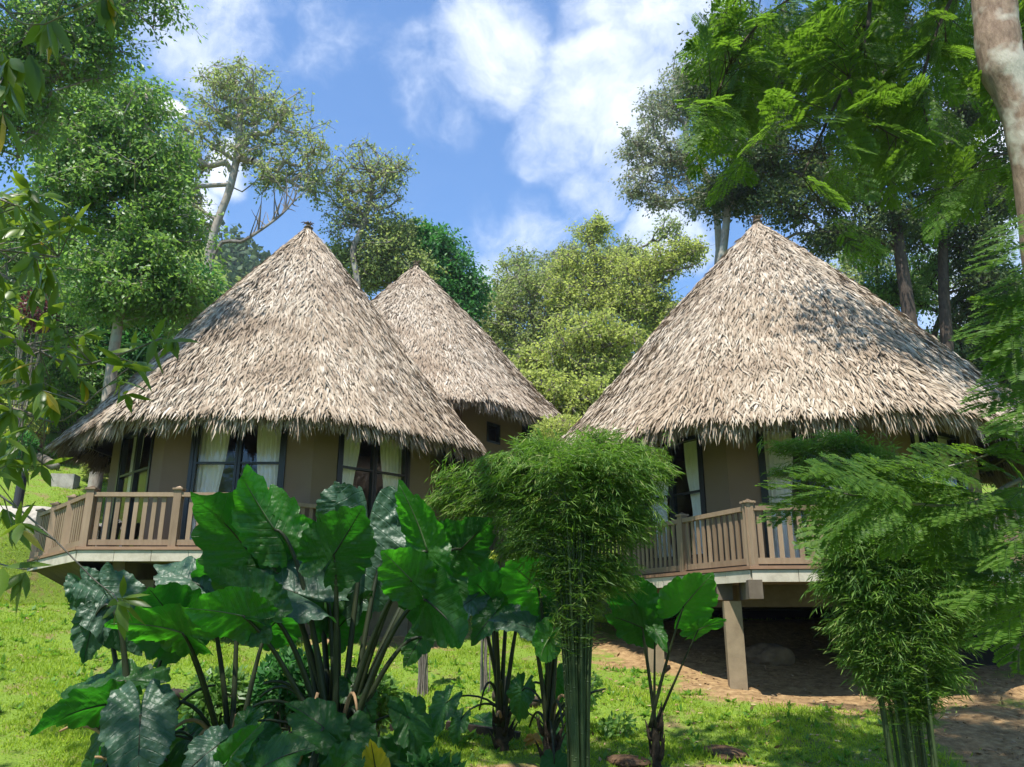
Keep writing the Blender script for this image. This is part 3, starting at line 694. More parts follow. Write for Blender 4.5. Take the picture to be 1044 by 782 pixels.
make_tree('rainforest_tree','sunlit green tree far behind the dark trunks at the right',
  [(880,330),(880,290)],[(880,260,40,26),(940,290,34,24),(850,290,26,18),(980,230,34,22),(1010,330,40,24),(900,220,26,16)],38,
  .16,.2,230,60,'leaf_far','bark_grey',G_BG,37,sig=.55)
# wooded hillside beyond
g=np.random.default_rng(99); P=[];D=[];Nn=[];L=[]
nb=1500; by=g.uniform(38,190,nb); bx=g.uniform(-1.0,.95,nb)*by
bz=ground_z(bx,by); rr=g.uniform(2.0,4.5,nb)
for x,y,z,r in zip(bx,by,bz,rr):
    k=int(110 if y<90 else 70); d=g.normal(size=(k,3)); d/=np.linalg.norm(d,axis=1)[:,None]; d[:,2]=abs(d[:,2])*1.1-.1
    P.append(np.array([x,y,z+1.0])+d*r*g.uniform(.75,1.05,(k,1))); Nn.append(d+g.normal(0,.5,(k,3))); D.append(g.normal(size=(k,3))); L.append(np.full(k,.55+y*.0065))
lv=MB(); L=np.concatenate(L); lv.leaves(np.concatenate(P),np.concatenate(D),np.concatenate(Nn),L,L*.7)
tag(lv.build('hillside_forest',M['hill_leaf']),'unbroken dark green forest covering the hillside far behind the huts','forest',kind='stuff')

def world_tree(name,label,x,y,h,lobes,tr,seed,ncl,per,leaf,lmat='leaf_mid',bmat='bark_grey',sig=.6):
    g=np.random.default_rng(seed); z0=float(ground_z(x,y))-.2; org=np.array([x,y,z0])
    tl=smoothline([(0,0,0),(g.normal(0,.2),g.normal(0,.2),h*.4),(g.normal(0,.4),g.normal(0,.4),h*.8)],14)
    C=[]; w=np.array([l[3]**2 for l in lobes],float); w/=w.sum()
    for l,q in zip(lobes,w):
        n=max(3,int(ncl*q)); d=g.normal(size=(n,3)); d/=np.linalg.norm(d,axis=1)[:,None]; C.append(np.array(l[:3])-org+d*(g.random(n)**.4)[:,None]*np.array([l[3],l[3],l[3]*.55]))
    C=np.concatenate(C); N,par,cnt,ends,nt=skeleton(tl,tr,C,g,.014,.1); rad=.014*np.maximum(cnt,1)**.44
    mb=MB(); mb.tube(tl,np.linspace(tr,tr*.5,len(tl)),12); i=np.arange(nt,len(N)); p=par[i]; mb.sticks(N[p],N[i],np.minimum(rad[p],tr*.5),rad[i],6)
    k=per; P=np.repeat(N[ends],k,0)+g.normal(0,sig,(len(C)*k,3))*[1,1,.6]; n=len(P); D=g.normal(0,.7,(n,3)); D[:,2]-=.4; Nn=g.normal(0,.5,(n,3)); Nn[:,2]+=1
    L=leaf*g.uniform(.6,1.2,n); lv=MB(); lv.leaves(P,D,Nn,L,L*.5)
    root=empty(name,tuple(org)); tag(root,label,'tree','shade trees over the near slope'); mb.build('trunk',M[bmat],root,smooth=True); lv.build('crown',M[lmat],root); return root
world_tree('shade_tree','spreading shade tree, unseen, its canopy shaped to throw shadow on the near bottom of the slope',-4.5,-3.5,9,[(-5.6,6.0,9.9,.95),(-3.4,6.3,10.1,1.0),(-1.6,6.1,9.9,.9),(.2,6.3,10.0,.9),(2.0,6.1,9.9,.9),(-6,-3,9,3),(-2,-4,9,2.5),(-2.2,2.4,9.8,1.1),(-3.7,3.0,9.6,1.0),(-.8,3.1,9.6,.9),(.8,3.0,9.5,.8),(-2,1.0,9.5,1.2)],.3,51,360,70,.2,sig=.45)  # out of view; crown lobes placed to shade the foreground strip
world_tree('shade_tree','broad dark unseen tree added behind the viewer to darken window reflections',4,-9,9,[(4,-8,8,4),(8,-5,8,3),(1,-12,7,4),(9,-12,6,4),(4,-9,4,3.5)],.35,52,260,60,.34)  # added out of view: dark reflections in panes, less sky on walls
world_tree('shade_tree','tall dark unseen tree added further down the slope behind the viewer to darken window reflections',-7,-14,10,[(-7,-13,8,4.5),(-13,-9,7,4),(-3,-16,6,4),(-12,-14,4,4),(-2,-12,4,3)],.35,53,260,60,.36)  # also added out of view, blocks sky from panes and front walls

world_tree('shade_tree','tall shade tree beyond the right edge whose canopy darkens part of the right roof',10.8,9.6,12.5,[(5.5,11.1,13.7,1.35),(6.9,10.9,14.3,1.4),(8.6,10.2,14.0,1.6),(11,9,13,2.2),(12,8,10,2)],.3,57,210,46,.18,sig=.42)

make_tree('broadleaf_tree','leafy tree with pale upper leaves far behind the left hut, beside the slim grey trunk',
  [(60,420),(62,350),(66,290)],[(60,300,45,40),(90,340,35,35),(40,370,40,35),(120,310,24,24),(15,310,34,40),(75,395,36,22)],28,
  .13,.18,300,80,'leaf_far','bark_grey',G_BG,61,sig=.6)
# ------------------------------------------------------------------ giant-leaf plants
def vein_leaf_mat(name,c1,c2,vein,trans,tf,rough,spec):
    t=mat(name); uv=t.n('ShaderNodeUVMap').outputs[0]; s=t.n('ShaderNodeSeparateXYZ',{0:uv})
    th,r=s.outputs[0],s.outputs[1]
    # lateral veins: fan from the midrib
    v=t.math('ABSOLUTE',t.math('SINE',t.math('MULTIPLY',th,PI*1.0)))
    v=t.n('ShaderNodeMapRange',{'Value':v,'From Min':0.0,'From Max':.22,'To Min':1.0,'To Max':0.0}).outputs[0]
    n=t.noise(7,5,.65); n2=t.noise(38,4,.6); n3=t.noise(2.2,3)
    c=t.mix(n,c1,c2); c=t.mix(t.math('MULTIPLY',v,.25),c,vein)
    c=t.mix(t.ramp(t.noise(5.5,6,.8),[(.66,(0,0,0)),(.74,(.8,.8,.8))]),c,(.16,.12,.035))
    vo=t.n('ShaderNodeTexVoronoi',{'Vector':t.n('ShaderNodeTexCoord').outputs['Object'],'Scale':26.0},feature='SMOOTH_F1').outputs['Distance']
    h=t.math('ADD',t.math('MULTIPLY',vo,1.3),t.math('ADD',t.math('MULTIPLY',n2,.5),t.math('MULTIPLY',v,-.5)))
    nor=t.bump(h,.55,.014)
    b=t.pbr(c,t.math('MULTIPLY_ADD',n3,.25,rough-.1),nor,spec)
    tc=t.mix(n,trans,tuple(x*.72 for x in trans)); tc=t.mix(t.math('MULTIPLY',v,.5),tc,tuple(x*.55 for x in trans))
    tr=t.n('ShaderNodeBsdfTranslucent',{'Color':tc,'Normal':nor})
    return t.finish(t.n('ShaderNodeMixShader',{0:tf,1:b.outputs[0],2:tr.outputs[0]}))
M['taro']=vein_leaf_mat('giant_leaf',(.015,.055,.012),(.035,.105,.02),(.08,.18,.045),(.06,.40,.018),.38,.40,.35)
M['taro_grey']=vein_leaf_mat('giant_leaf_bloom_sheen',(.03,.075,.042),(.06,.115,.065),(.09,.15,.09),(.05,.28,.03),.2,.4,.45)  # grey bloom and sheen of upper leaf faces, both put into the colour
M['taro_fresh']=vein_leaf_mat('giant_leaf_fresh',(.025,.10,.015),(.05,.15,.02),(.10,.22,.05),(.11,.60,.02),.5,.36,.5)
M['taro_yellow']=vein_leaf_mat('giant_leaf_yellow',(.45,.36,.03),(.55,.42,.04),(.5,.45,.1),(.8,.6,.03),.45,.45,.4)
t=mat('leaf_stalk'); n=t.noise(6,4); M['stalk']=t.finish(t.pbr(t.mix(n,(.010,.016,.008),(.035,.045,.018)),.45,spec=.3))
t=mat('leaf_stalk_green'); n=t.noise(6,4); M['stalk_green']=t.finish(t.pbr(t.mix(n,(.05,.10,.03),(.12,.17,.06)),.4,spec=.5))
t=mat('stalk_dry'); n=t.noise(9,5,.7); M['stalk_dry']=t.finish(t.pbr(t.mix(n,(.16,.09,.05),(.42,.27,.14)),.8,spec=.2))
t=mat('plant_stem'); n=t.noise(14,5,.7); M['plant_stem']=t.finish(t.pbr(t.ramp(n,[(.35,(.018,.014,.010)),(.7,(.08,.06,.04))]),.85,t.bump(n,.8,.03),.2))

KA=np.radians([0,7,18,35,60,90,118,145,163,174,180]); KR=np.array([1.0,.90,.82,.735,.65,.59,.58,.60,.56,.32,.05])
def big_leaf(P,D,N,L,wid=1.0,cup=.25,curl=.35,wave=.05,seed=0,org=(0,0,0),twist=0):
    """heart shaped blade: P stalk joint, D to the tip, N the upper side"""
    g=np.random.default_rng(seed); na,nr=96,15
    a=np.linspace(-PI,PI,na+1); r=np.interp(np.abs(a),KA,KR)
    ph=g.uniform(0,6,6)
    edge=1+.025*np.sin(a*11+ph[0])+.02*np.sin(a*23+ph[1])+.012*np.sin(a*41+ph[5])
    edge=edge-.10*np.clip(np.sin(a*g.integers(3,7)+ph[2]),0,1)**14-.07*np.clip(np.sin(a*g.integers(7,12)+ph[3]),0,1)**18
    T=np.linspace(0,1,nr)**.9; X=[];Y=[];Z=[];U=[];Vv=[]
    for q in T:
        rr=r*edge*q; x=rr*np.cos(a); y=rr*np.sin(a)*wid
        z=cup*np.abs(y)*(.75)-curl*np.clip(x,0,None)**2-.22*curl*np.clip(-x,0,None)**1.5
        z=z-.55*cup*y**2*2
        nv=(x-.62*np.abs(y)-.25*y*y)*7.5                                                   # side veins leave the midrib at a slant
        z=z+.0075*np.cos(nv*2*PI)*np.clip(np.abs(y)*7,0,1)+.008*np.sin(x*17+ph[0])*np.sin(y*15+ph[1])
        z=z+wave*q**2.5*(np.sin(a*5+ph[2])+.6*np.sin(a*9+ph[3])+.45*np.sin(a*16+ph[4]))
        X.append(x);Y.append(y);Z.append(z);U.append(nv);Vv.append(np.full(na+1,q))
    X,Y,Z=[np.concatenate(q) for q in (X,Y,Z)]
    D=unit(D); N=np.asarray(N,float); N=unit(N-D*np.dot(N,D)); S=np.cross(N,D)
    ang=twist*X; Y2=Y*np.cos(ang)-Z*np.sin(ang); Z2=Y*np.sin(ang)+Z*np.cos(ang)
    V=np.asarray(P)+L*(X[:,None]*D+Y2[:,None]*S+Z2[:,None]*N)-np.asarray(org)
    w=na+1; Fq=[[i*w+j,(i+1)*w+j,(i+1)*w+j+1,i*w+j+1] for i in range(nr-1) for j in range(na)]
    uv=np.stack([np.concatenate(U),np.concatenate(Vv)],1)
    mb=MB(); mb.add(V,Fq,g.random(),uv=uv)
    # raised midrib on the lower side
    return mb,D,N,S

def giant_plant(name,label,base,leaves,group='giant-leaved plants below the huts',stem_h=.5,stem_r=.09,seed=0,mat_stalk='stalk',lean=(0,0),tangle=0):
    """leaves: (joint px,py,Y) (tip px,py,dY) side, material, opts ; side 'T' upper face to the camera, 'U' underside"""
    g=np.random.default_rng(seed); org=np.array([base[0],base[1],float(ground_z(base[0],base[1]))-.05])
    root=empty(name,tuple(org)); tag(root,label,'plant',group)
    st=MB(); crown=np.array([lean[0],lean[1],stem_h])
    pts=bez((0,0,0),(0,0,stem_h*.4),crown*.7,crown,9); rr=np.linspace(stem_r,stem_r*.75,9)*(1+.12*np.sin(np.arange(9)*2.3))
    st.tube(pts,rr,12); 
    for k in range(10):                                    # old leaf-base sheaths round the stem
        a=g.uniform(0,2*PI); z=stem_h*g.uniform(.2,1); e=np.array([math.cos(a),math.sin(a),0])
        st.tube(bez(crown*z/stem_h+e*stem_r*.8,crown*z/stem_h+e*stem_r*1.3+[0,0,.06],crown*z/stem_h+e*stem_r*1.5+[0,0,.12],crown*z/stem_h+e*stem_r*(1.3+g.random())+[0,0,.2],5),[.03,.028,.02,.012,.004],6)
    st.build('stem',M['plant_stem'],root,smooth=True)
    ex=MB(); dl=MB()
    for k in range(tangle*2):
        a=g.uniform(0,2*PI); rr_=g.uniform(.25,.75); h_=g.uniform(.1,.9); e=np.array([math.cos(a)*rr_,math.sin(a)*rr_,0])
        (ex if k%3 else dl).tube(bez(crown*.8,crown+e*.25+[0,0,h_*.7],crown+e*.7+[0,0,h_*.9],e+crown+[0,0,h_*g.uniform(-.2,1)],12),np.linspace(.024,.010,12),7)
    if tangle: ex.build('old_stalks',M[mat_stalk],root,smooth=True); dl.build('dry_stalks',M['stalk_dry'],root,smooth=True)
    for k in range(tangle):
        a=g.uniform(-PI,PI); rr_=g.uniform(.25,.8); J=org+crown+np.array([math.cos(a)*rr_,math.sin(a)*rr_*.8-.1,g.uniform(-.3,.5)])
        mb,_,_,_=big_leaf(J,(math.cos(a)*.6,math.sin(a)*.4-.3,-.6-g.random()*.6),(math.cos(a)*.4,-.6,.7),g.uniform(.28,.5),.85,.3,.4,.06,seed*77+k,org); lo=mb.build('leaf',M['taro'],root,smooth=True,uv=True)
        sk=MB(); sk.tube(bez(crown,crown+[0,0,.3],(J-org)*.8+crown*.2+[0,0,.2],J-org,9),np.linspace(.018,.008,9),6); sk.build('stalk',M[mat_stalk],root,smooth=True)
    for i,lf in enumerate(leaves):
        (jx,jy,jY),(tx,ty,dY),side,mt=lf[:4]; o=lf[4] if len(lf)>4 else {}
        J=at(jx,jy,jY); Tp=at(tx,ty,jY+dY); D=Tp-J; L=np.linalg.norm(D)*o.get('k',1.0)
        view=unit(np.array([0,0,EYE])-J); N=view if side=='T' else -view
        N=N+np.array([0,0,o.get('up',.45)])+np.array([o.get('nx',0),o.get('ny',0),0])
        mb,D_,N_,S_=big_leaf(J,D,N,L,o.get('w',1.0),o.get('cup',.28),o.get('curl',.3),o.get('wave',.05),seed*50+i,org,o.get('tw',0))
        mb.n=mb.n; lo=mb.build('leaf',M[mt],root,smooth=True,uv=True)
        # stalk: from the crown up to the joint, then the midrib under the blade
        c=crown+np.array([g.normal(0,.03),g.normal(0,.03),-.05]); j=J-org
        bow=o.get('bow',.25); d=j-c
        h=np.array([0,0,1.])*np.linalg.norm(d)*bow
        out=d.copy(); out[2]=0
        if not o.get('nostalk'):
            P=bez(c,c+d*.30+h,c+d*.72+h*1.1,j,16)
            sk=MB(); rb=o.get('r',.028); sk.tube(P,np.linspace(rb*1.15,rb*.42,16),8)
            sk.build('stalk',M[o.get('stalk',mat_stalk)],root,smooth=True)
        mr=MB(); q=np.linspace(0,.93,12); z=-o.get('curl',.3)*q**2
        P=(J-org)+L*(q[:,None]*D_+(z-.006)[:,None]*N_); mr.tube(P,np.linspace(.012,.003,12)*L**.5,6)
        mr.build('midrib',M['stalk' if mt!='taro_fresh' else 'stalk_green'],lo,smooth=True)
    return root

# the big clump in the middle of the picture
def gb(px,py,Y):                      # ground point below a pixel column at distance Y
    p=at(px,py,Y); return (p[0],p[1])
b=gb(345,740,7.0)
giant_plant('giant_leaf_plant','largest clump of giant dark green leaves, reaching up to the left hut balcony railing',b,[
 ((280,540,6.9),(240,481,-.1),'U','taro_fresh',dict(w=.80,k=.98,nx=-.3,tw=.3,up=.1)),
 ((252,560,7.0),(208,504,-.1),'U','taro',dict(w=1.0,nx=.3,cup=.15,up=.1,k=1.05)),
 ((280,585,7.1),(262,640,.1),'U','taro',dict(w=.9,up=.2,k=1.0)),
 ((340,566,6.7),(374,512,-.1),'U','taro',dict(w=1.0,cup=.12,k=1.0,nx=.1,up=.1)),
 ((374,545,7.3),(364,640,-.1),'T','taro_grey',dict(w=.78,k=1.05,up=.1,curl=.12,wave=.05)),
 ((345,515,7.5),(320,555,.1),'T','taro_grey',dict(w=.9,k=.9,up=.3,nx=-.3)),
 ((436,562,7.0),(414,489,-.05),'U','taro_fresh',dict(w=.52,nx=.4,k=1.0,up=.1)),
 ((420,592,6.6),(395,566,-.1),'U','taro_fresh',dict(w=1.0,cup=.1,k=1.3,up=.1)),
 ((435,612,6.7),(488,652,-.2),'U','taro',dict(w=.9,cup=.35,up=.6)),
 ((452,590,7.1),(462,640,.1),'U','taro',dict(w=.9,k=.9,up=.2)),
 ((300,604,6.9),(205,568,.1),'T','taro_grey',dict(w=.62,up=.9,k=.95,cup=.5)),
 ((248,628,6.5),(180,612,-.15),'U','taro_fresh',dict(w=.78,up=.4,k=.9,bow=.12)),
 ((262,622,6.6),(228,590,.1),'U','taro',dict(w=.9,k=1.2,up=.2)),
 ((395,560,7.4),(410,610,.1),'T','taro_grey',dict(w=.8,k=1.1,up=.3)),
 ((330,600,7.2),(330,650,-.1),'T','taro',dict(w=.8,k=1.0,up=.6)),
 ((470,560,7.6),(500,528,-.1),'U','taro',dict(w=.9,k=1.1,up=.2)),
 ((470,555,7.7),(450,532,0),'U','taro',dict(w=.9,k=1.1,up=.2)),
 ((430,650,7.0),(400,690,-.1),'T','taro',dict(w=.8,k=.7,up=.8)),
 ((312,560,7.4),(300,528,-.1),'U','taro',dict(w=.9,k=1.3,up=.2)),
 ((345,640,7.3),(380,600,0),'U','taro',dict(w=.8,k=1.0,up=.2)),
 ((360,700,7.0),(390,740,-.1),'T','taro',dict(w=.8,k=.8,up=.8,bow=.3)),
],stem_h=.75,stem_r=.12,seed=3,tangle=15)
giant_plant('giant_leaf_plant','giant-leaved plant with dark arching stalks between the low clump and the largest clump',gb(238,740,7.6),[
 ((205,598,7.5),(153,563,.05),'T','taro_grey',dict(w=.75,k=.95,up=.8,bow=.2)),
 ((182,640,7.2),(150,592,-.2),'U','taro',dict(w=1.15,k=1.0,up=.3,bow=.1)),
 ((240,610,7.8),(205,560,-.3),'U','taro',dict(w=1.1,k=1.0)),
 ((186,645,7.0),(118,622,-.1),'U','taro_fresh',dict(w=.75,up=1.0,bow=.12)),
 ((275,640,7.9),(300,615,-.2),'U','taro',dict(w=1.0,k=1.2)),
],stem_h=.45,stem_r=.08,seed=5,tangle=8)
giant_plant('giant_leaf_plant','low giant-leaved plant at the bottom left with grey quilted hanging leaves',gb(143,735,7.5),[
 ((95,632,7.4),(84,680,-.05),'T','taro_grey',dict(w=.72,k=.95,up=.1,curl=.1,bow=.5)),
 ((112,612,7.5),(150,668,.05),'T','taro_grey',dict(w=.85,k=.95,up=.4)),
 ((88,600,7.7),(112,640,.1),'T','taro_grey',dict(w=.8,k=.9,up=.4)),
 ((108,718,7.1),(32,730,-.2),'U','taro',dict(w=.72,up=1.0,bow=.05)),
 ((128,694,7.4),(52,692,.1),'T','taro',dict(w=.55,up=1.3,bow=.1)),
 ((143,730,6.9),(140,805,-.25),'T','taro_grey',dict(w=.85,k=1.0,up=.4,bow=.25,curl=.15)),
 ((170,660,7.6),(200,630,.1),'T','taro',dict(w=.8,up=.8)),
],stem_h=.4,stem_r=.07,seed=7,tangle=7)
giant_plant('giant_leaf_plant','young giant-leaved plant at the bottom edge with one folded pale leaf and one yellow leaf',gb(300,800,6.2),[
 ((235,772,6.1),(262,738,-.1),'T','taro_fresh',dict(w=.55,cup=.9,k=1.0,stalk='stalk_green')),
 ((222,760,6.2),(195,778,-.15),'T','taro_grey',dict(w=.9,up=.8,k=1.4)),
 ((268,782,6.0),(300,760,-.1),'T','taro',dict(w=1.0,k=1.3,up=.9)),
 ((384,792,6.1),(378,748,-.1),'U','taro_yellow',dict(w=.55,k=1.0,cup=.5,stalk='stalk_green')),
 ((345,785,6.1),(365,765,-.1),'T','taro',dict(w=1.0,k=1.2)),
 ((330,742,6.4),(300,715,0),'T','taro',dict(w=.9,k=1.2,up=.8)),
],stem_h=.12,stem_r=.05,seed=9,tangle=6)
giant_plant('giant_leaf_plant','giant-leaved plant on the lawn in the gap between the huts, brown sheaths at its foot',gb(512,690,10.0),[
 ((500,610,9.8),(470,575,-.3),'U','taro',dict(w=1.1,k=.85)),
 ((520,600,10.),(545,570,-.3),'U','taro_fresh',dict(w=1.0,k=.8)),
 ((480,612,9.7),(450,632,-.1),'T','taro_grey',dict(w=.9,up=.8,k=.95)),
 ((535,615,9.8),(556,640,-.2),'T','taro_grey',dict(w=.9,up=.8,k=.8)),
 ((505,625,9.6),(480,650,-.2),'T','taro',dict(w=.8,up=.8)),
 ((495,590,10.2),(478,560,0),'U','taro',dict(w=1.1,k=.85)),
],stem_h=.35,stem_r=.09,seed=13,tangle=3)
giant_plant('giant_leaf_plant','giant-leaved plant half hidden behind the bamboo culms in the gap between the huts',gb(560,715,9.2),[
 ((548,600,9.1),(520,570,-.2),'U','taro_fresh',dict(w=1.0,k=1.2)),
 ((575,605,9.2),(560,650,-.2),'T','taro',dict(w=.8,up=.7,k=1.0)),
 ((540,640,9.0),(510,628,-.1),'T','taro_grey',dict(w=.7,up=1.0,k=1.3)),
 ((570,625,9.1),(592,660,-.2),'U','taro',dict(w=.9,k=1.1)),
 ((560,650,9.0),(540,680,-.3),'U','taro_fresh',dict(w=.8,k=.9)),
],stem_h=.45,stem_r=.09,seed=15,tangle=3)
giant_plant('giant_leaf_plant','slim young plant with two upright giant leaves before the concrete post',gb(668,745,9.3),[
 ((697,618,9.1),(727,582,-.25),'U','taro_fresh',dict(w=.95,k=1.0,cup=.1,curl=.1,bow=.05,r=.02)),
 ((712,642,9.1),(742,626,-.2),'U','taro_fresh',dict(w=.42,k=1.05,up=.8,bow=.02,r=.016)),
 ((668,643,9.2),(680,660,-.2),'T','taro_fresh',dict(w=.6,k=1.0,up=.8,bow=.1,r=.016)),
 ((655,640,9.3),(630,628,0),'U','taro',dict(w=.9,k=1.5,bow=.1,r=.018)),
 ((650,618,9.4),(628,590,0),'U','taro',dict(w=1.0,k=1.3,bow=.1,r=.018)),
],stem_h=.55,stem_r=.055,seed=17)
# a cut, dry stalk leaning in the big clump
mb=MB(); p0,p1=at(298,800,6.5),at(324,706,6.6); o=p0.copy(); o[2]=float(ground_z(o[0],o[1]))
mb.tube(np.array([o-o,p1-o])@np.eye(3) if False else smoothline([np.zeros(3),(p0-o)*.9+[0,0,.02],p1-o],10),np.linspace(.045,.012,10),9)
tag(mb.build('dead_stalk',M['stalk_dry'],smooth=True),'cut dry brown stalk standing among the giant leaves at the bottom','dead stalk').location=tuple(o)

# ------------------------------------------------------------------ bamboo
t=mat('bamboo_culm'); n=t.noise(5,5,.65); M['culm']=t.finish(t.pbr(t.ramp(n,[(.3,(.025,.045,.016)),(.6,(.055,.085,.03)),(.85,(.16,.17,.09))]),.5,spec=.35))
def bamboo(label,bx,by,ncul,lobes,Y,seed,ntw,spread,height,leafl=.10,lean=.3):
    g=np.random.default_rng(seed); gz=float(ground_z(bx,by))-.05; org=np.array([bx,by,gz])
    root=empty('bamboo_clump',tuple(org)); tag(root,label,'bamboo','bamboo clumps in front of the huts')
    tops=[]
    for i in range(ncul):
        a=g.uniform(0,2*PI); r=spread*math.sqrt(g.random()); b0=np.array([r*math.cos(a),r*math.sin(a)*1.3,0])
        h=height*g.uniform(.75,1.08); ln=np.array([math.cos(a),math.sin(a),0])*h*g.uniform(.02,lean)
        P=bez(b0,b0+[0,0,h*.45],b0+ln*.35+[0,0,h*.8],b0+ln+[0,0,h],14); mb=MB(); rr=np.linspace(.017,.005,14)*g.uniform(.8,1.2)
        mb.tube(P,rr,7)
        for q in range(1,12):
            f_=g.random(); c_=P[q]*(1-f_)+P[q+1]*f_; mb.tube([c_-[0,0,.008],c_,c_+[0,0,.008]],[rr[q]*.95,rr[q]*1.14,rr[q]*.95],7)
        mb.build('culm',M['culm'],root,smooth=True); tops.append(P)
    TP=np.concatenate([p[4:] for p in tops])
    # sprays: twig + fan of narrow leaves, filling the lobes
    A=[];Bp=[]
    w=np.array([l[2]*l[3] for l in lobes],float); w/=w.sum()
    for l,q in zip(lobes,w):
        px,py,rx,ry=l[:4]; dy=l[4] if len(l)>4 else 0; c=at(px,py,Y+dy)-org; mp=m_per_px(py,Y+dy); n=int(ntw*q)
        d=g.normal(size=(n,3)); d/=np.linalg.norm(d,axis=1)[:,None]; r=g.random(n)**.42*np.where(g.random(n)<.28,g.uniform(1,1.6,n),1)
        Bp.append(c+d*r[:,None]*np.array([rx*mp,max(rx,ry)*mp*.8,ry*mp]))
    E=np.concatenate(Bp)
    # each end grows from the nearest culm point a bit below
    dd=np.linalg.norm(E[:,None,:2]-TP[None,:,:2],axis=2)*1.0+np.abs(E[:,None,2]-.1-TP[None,:,2])*1.4
    S=TP[np.argmin(dd,axis=1)]; mid=S*.45+E*.55+np.stack([0*E[:,0],0*E[:,0],.10*np.linalg.norm(E-S,axis=1)+.02],1)
    sel=g.random(len(E))<.22
    tw=MB(); tw.sticks(S[sel],mid[sel],.004,.0025,3); tw.sticks(mid[sel],E[sel],.0025,.0015,3); tw.build('twigs',M['culm'],root)
    dirn=E-mid; dirn/=np.linalg.norm(dirn,axis=1)[:,None]+1e-6; dirn+=g.normal(0,.35,dirn.shape); dirn[:,2]-=.25; dirn/=np.linalg.norm(dirn,axis=1)[:,None]
    k=11; f=np.tile(np.linspace(0,1,k),len(E)); P=np.repeat(E,k,0)-np.repeat(dirn,k,0)*((1-f)*np.repeat(g.uniform(.14,.34,len(E)),k))[:,None]
    side=np.cross(dirn,[0,0,1.]); side/=np.linalg.norm(side,axis=1)[:,None]+1e-6
    sg=np.tile(np.where(np.arange(k)%2==0,1,-1),len(E))
    D=np.repeat(dirn,k,0)*.75+np.repeat(side,k,0)*(sg*(1.05-f*.75))[:,None]+g.normal(0,.25,(len(P),3)); D[:,2]-=.3
    N=g.normal(0,.45,(len(P),3)); N[:,2]+=.9
    L=leafl*g.uniform(.6,1.45,len(P)); lv=MB(); lv.leaves(P,D,N,L,L*.12,fold=.05); lv.build('foliage',M['leaf_bamboo'],root)
    return root
p=gb(590,782,7.6)
bamboo('bushy bamboo clump with tight bundle of thin culms before the gap between the huts',p[0],p[1],50,
 [(590,480,72,30),(525,490,52,24),(480,508,34,18,.3),(642,490,40,28),(570,458,50,14,.3),(640,466,40,14,.3),(600,525,56,28),(540,530,40,18),(645,535,32,24),(460,520,16,12,.2),(600,585,34,30),(560,575,22,24),(638,585,18,22),(585,630,16,20),(520,560,18,12),(530,478,22,12),(452,488,14,8,.2),(443,512,12,8,.2),(612,443,24,9,.2),(540,450,18,8,.3),(500,470,16,10),(680,480,12,10)],7.6,41,4300,.085,3.0,leafl=.088,lean=.08)
p=gb(930,782,7.4)
bamboo('drooping bamboo clump with separate culms at the right in front of the right hut',p[0],p[1],17,
 [(920,555,62,34),(870,565,40,32),(970,565,40,34),(900,600,56,34),(955,620,50,34),(880,640,36,26),(930,510,60,24),(985,610,28,30),(850,595,20,20),(925,655,52,26),(860,525,28,18),(900,690,30,18),(955,690,34,18),(935,720,22,16),(880,665,26,18)],7.4,43,6800,.20,2.9,leafl=.085,lean=.08)
p=gb(925,690,8.3)
bamboo('airy bamboo sprays in front of the right hut french door above the railing',p[0],p[1],7,
 [(850,448,26,10),(805,455,22,8),(885,462,28,12),(835,478,26,10),(880,490,34,14),(795,480,12,5)],8.4,44,900,.08,2.9,leafl=.09,lean=.08)
t=mat('rib_green'); M['rib_green']=t.finish(t.pbr((.05,.10,.02),.6,spec=.2))
# ------------------------------------------------------------------ feathery-leaved tree, right foreground
RB=MB()
def frond(mb,tw,P,D,N,L,g,pairs=7,pl=.42,nl=15,lf=.044):
    """a twice divided leaf: rachis, side ribs, rows of small leaflets"""
    D=unit(D); N=unit(np.asarray(N,float)-D*np.dot(N,D)); S=np.cross(D,N)
    q=np.linspace(0,1,10); droop=.22*L
    R_=lambda f: P+D*L*f-np.array([0,0,1.])*droop*f*f
    RB.tube([R_(x) for x in q],np.linspace(.0035,.0012,10),5)
    LP=[];LD=[];LN=[];LL=[]
    for i in range(pairs):
        f=.12+.86*i/(pairs-1) if pairs>1 else .5; base=R_(f); m=pl*L*(.55+.55*math.sin(PI*min(1,f*.85+.12)))
        for s in (-1,1):
            d=unit(D*(.55+.45*f)+S*s*(1.05-.55*f)+g.normal(0,.05,3)); dr=.18*m
            ks=np.linspace(.08,1,nl); B=base+d*m*ks[:,None]-np.array([[0,0,1.]])*dr*(ks**2)[:,None]
            RB.tube([B[0],B[nl//2],B[-1]],[.0016,.0012,.0008],4)
            sd=unit(np.cross(d,N))
            for e in (-1,1):
                LP.append(B); LD.append(d*.45+sd*e*1.0+g.normal(0,.07,(nl,3))); LN.append(np.tile(N,(nl,1))+g.normal(0,.15,(nl,3))); LL.append(lf*(L/.5)*(.65+.5*np.sin(PI*ks*.9))*np.ones(nl))
    LL=np.concatenate(LL); mb.leaves(np.concatenate(LP),np.concatenate(LD),np.concatenate(LN),LL,LL*.40,fold=.05)
g=np.random.default_rng(71)
org=at(1110,560,4.8); org[2]=float(ground_z(org[0],org[1])); 
root=empty('feathery_leaved_tree',tuple(org)); tag(root,'young feathery-leaved tree reaching in from the right edge over the drooping bamboo','tree')
tk=MB(); a1=at(1130,470,4.8)-org; tk.tube(smoothline([(0,0,0),(0.02,0,1.0),a1,a1+[.35,.1,1.6],a1+[.8,0,2.6]],20),np.linspace(.07,.03,20),10); tk.build('trunk',M['bark_grey'],root,smooth=True)
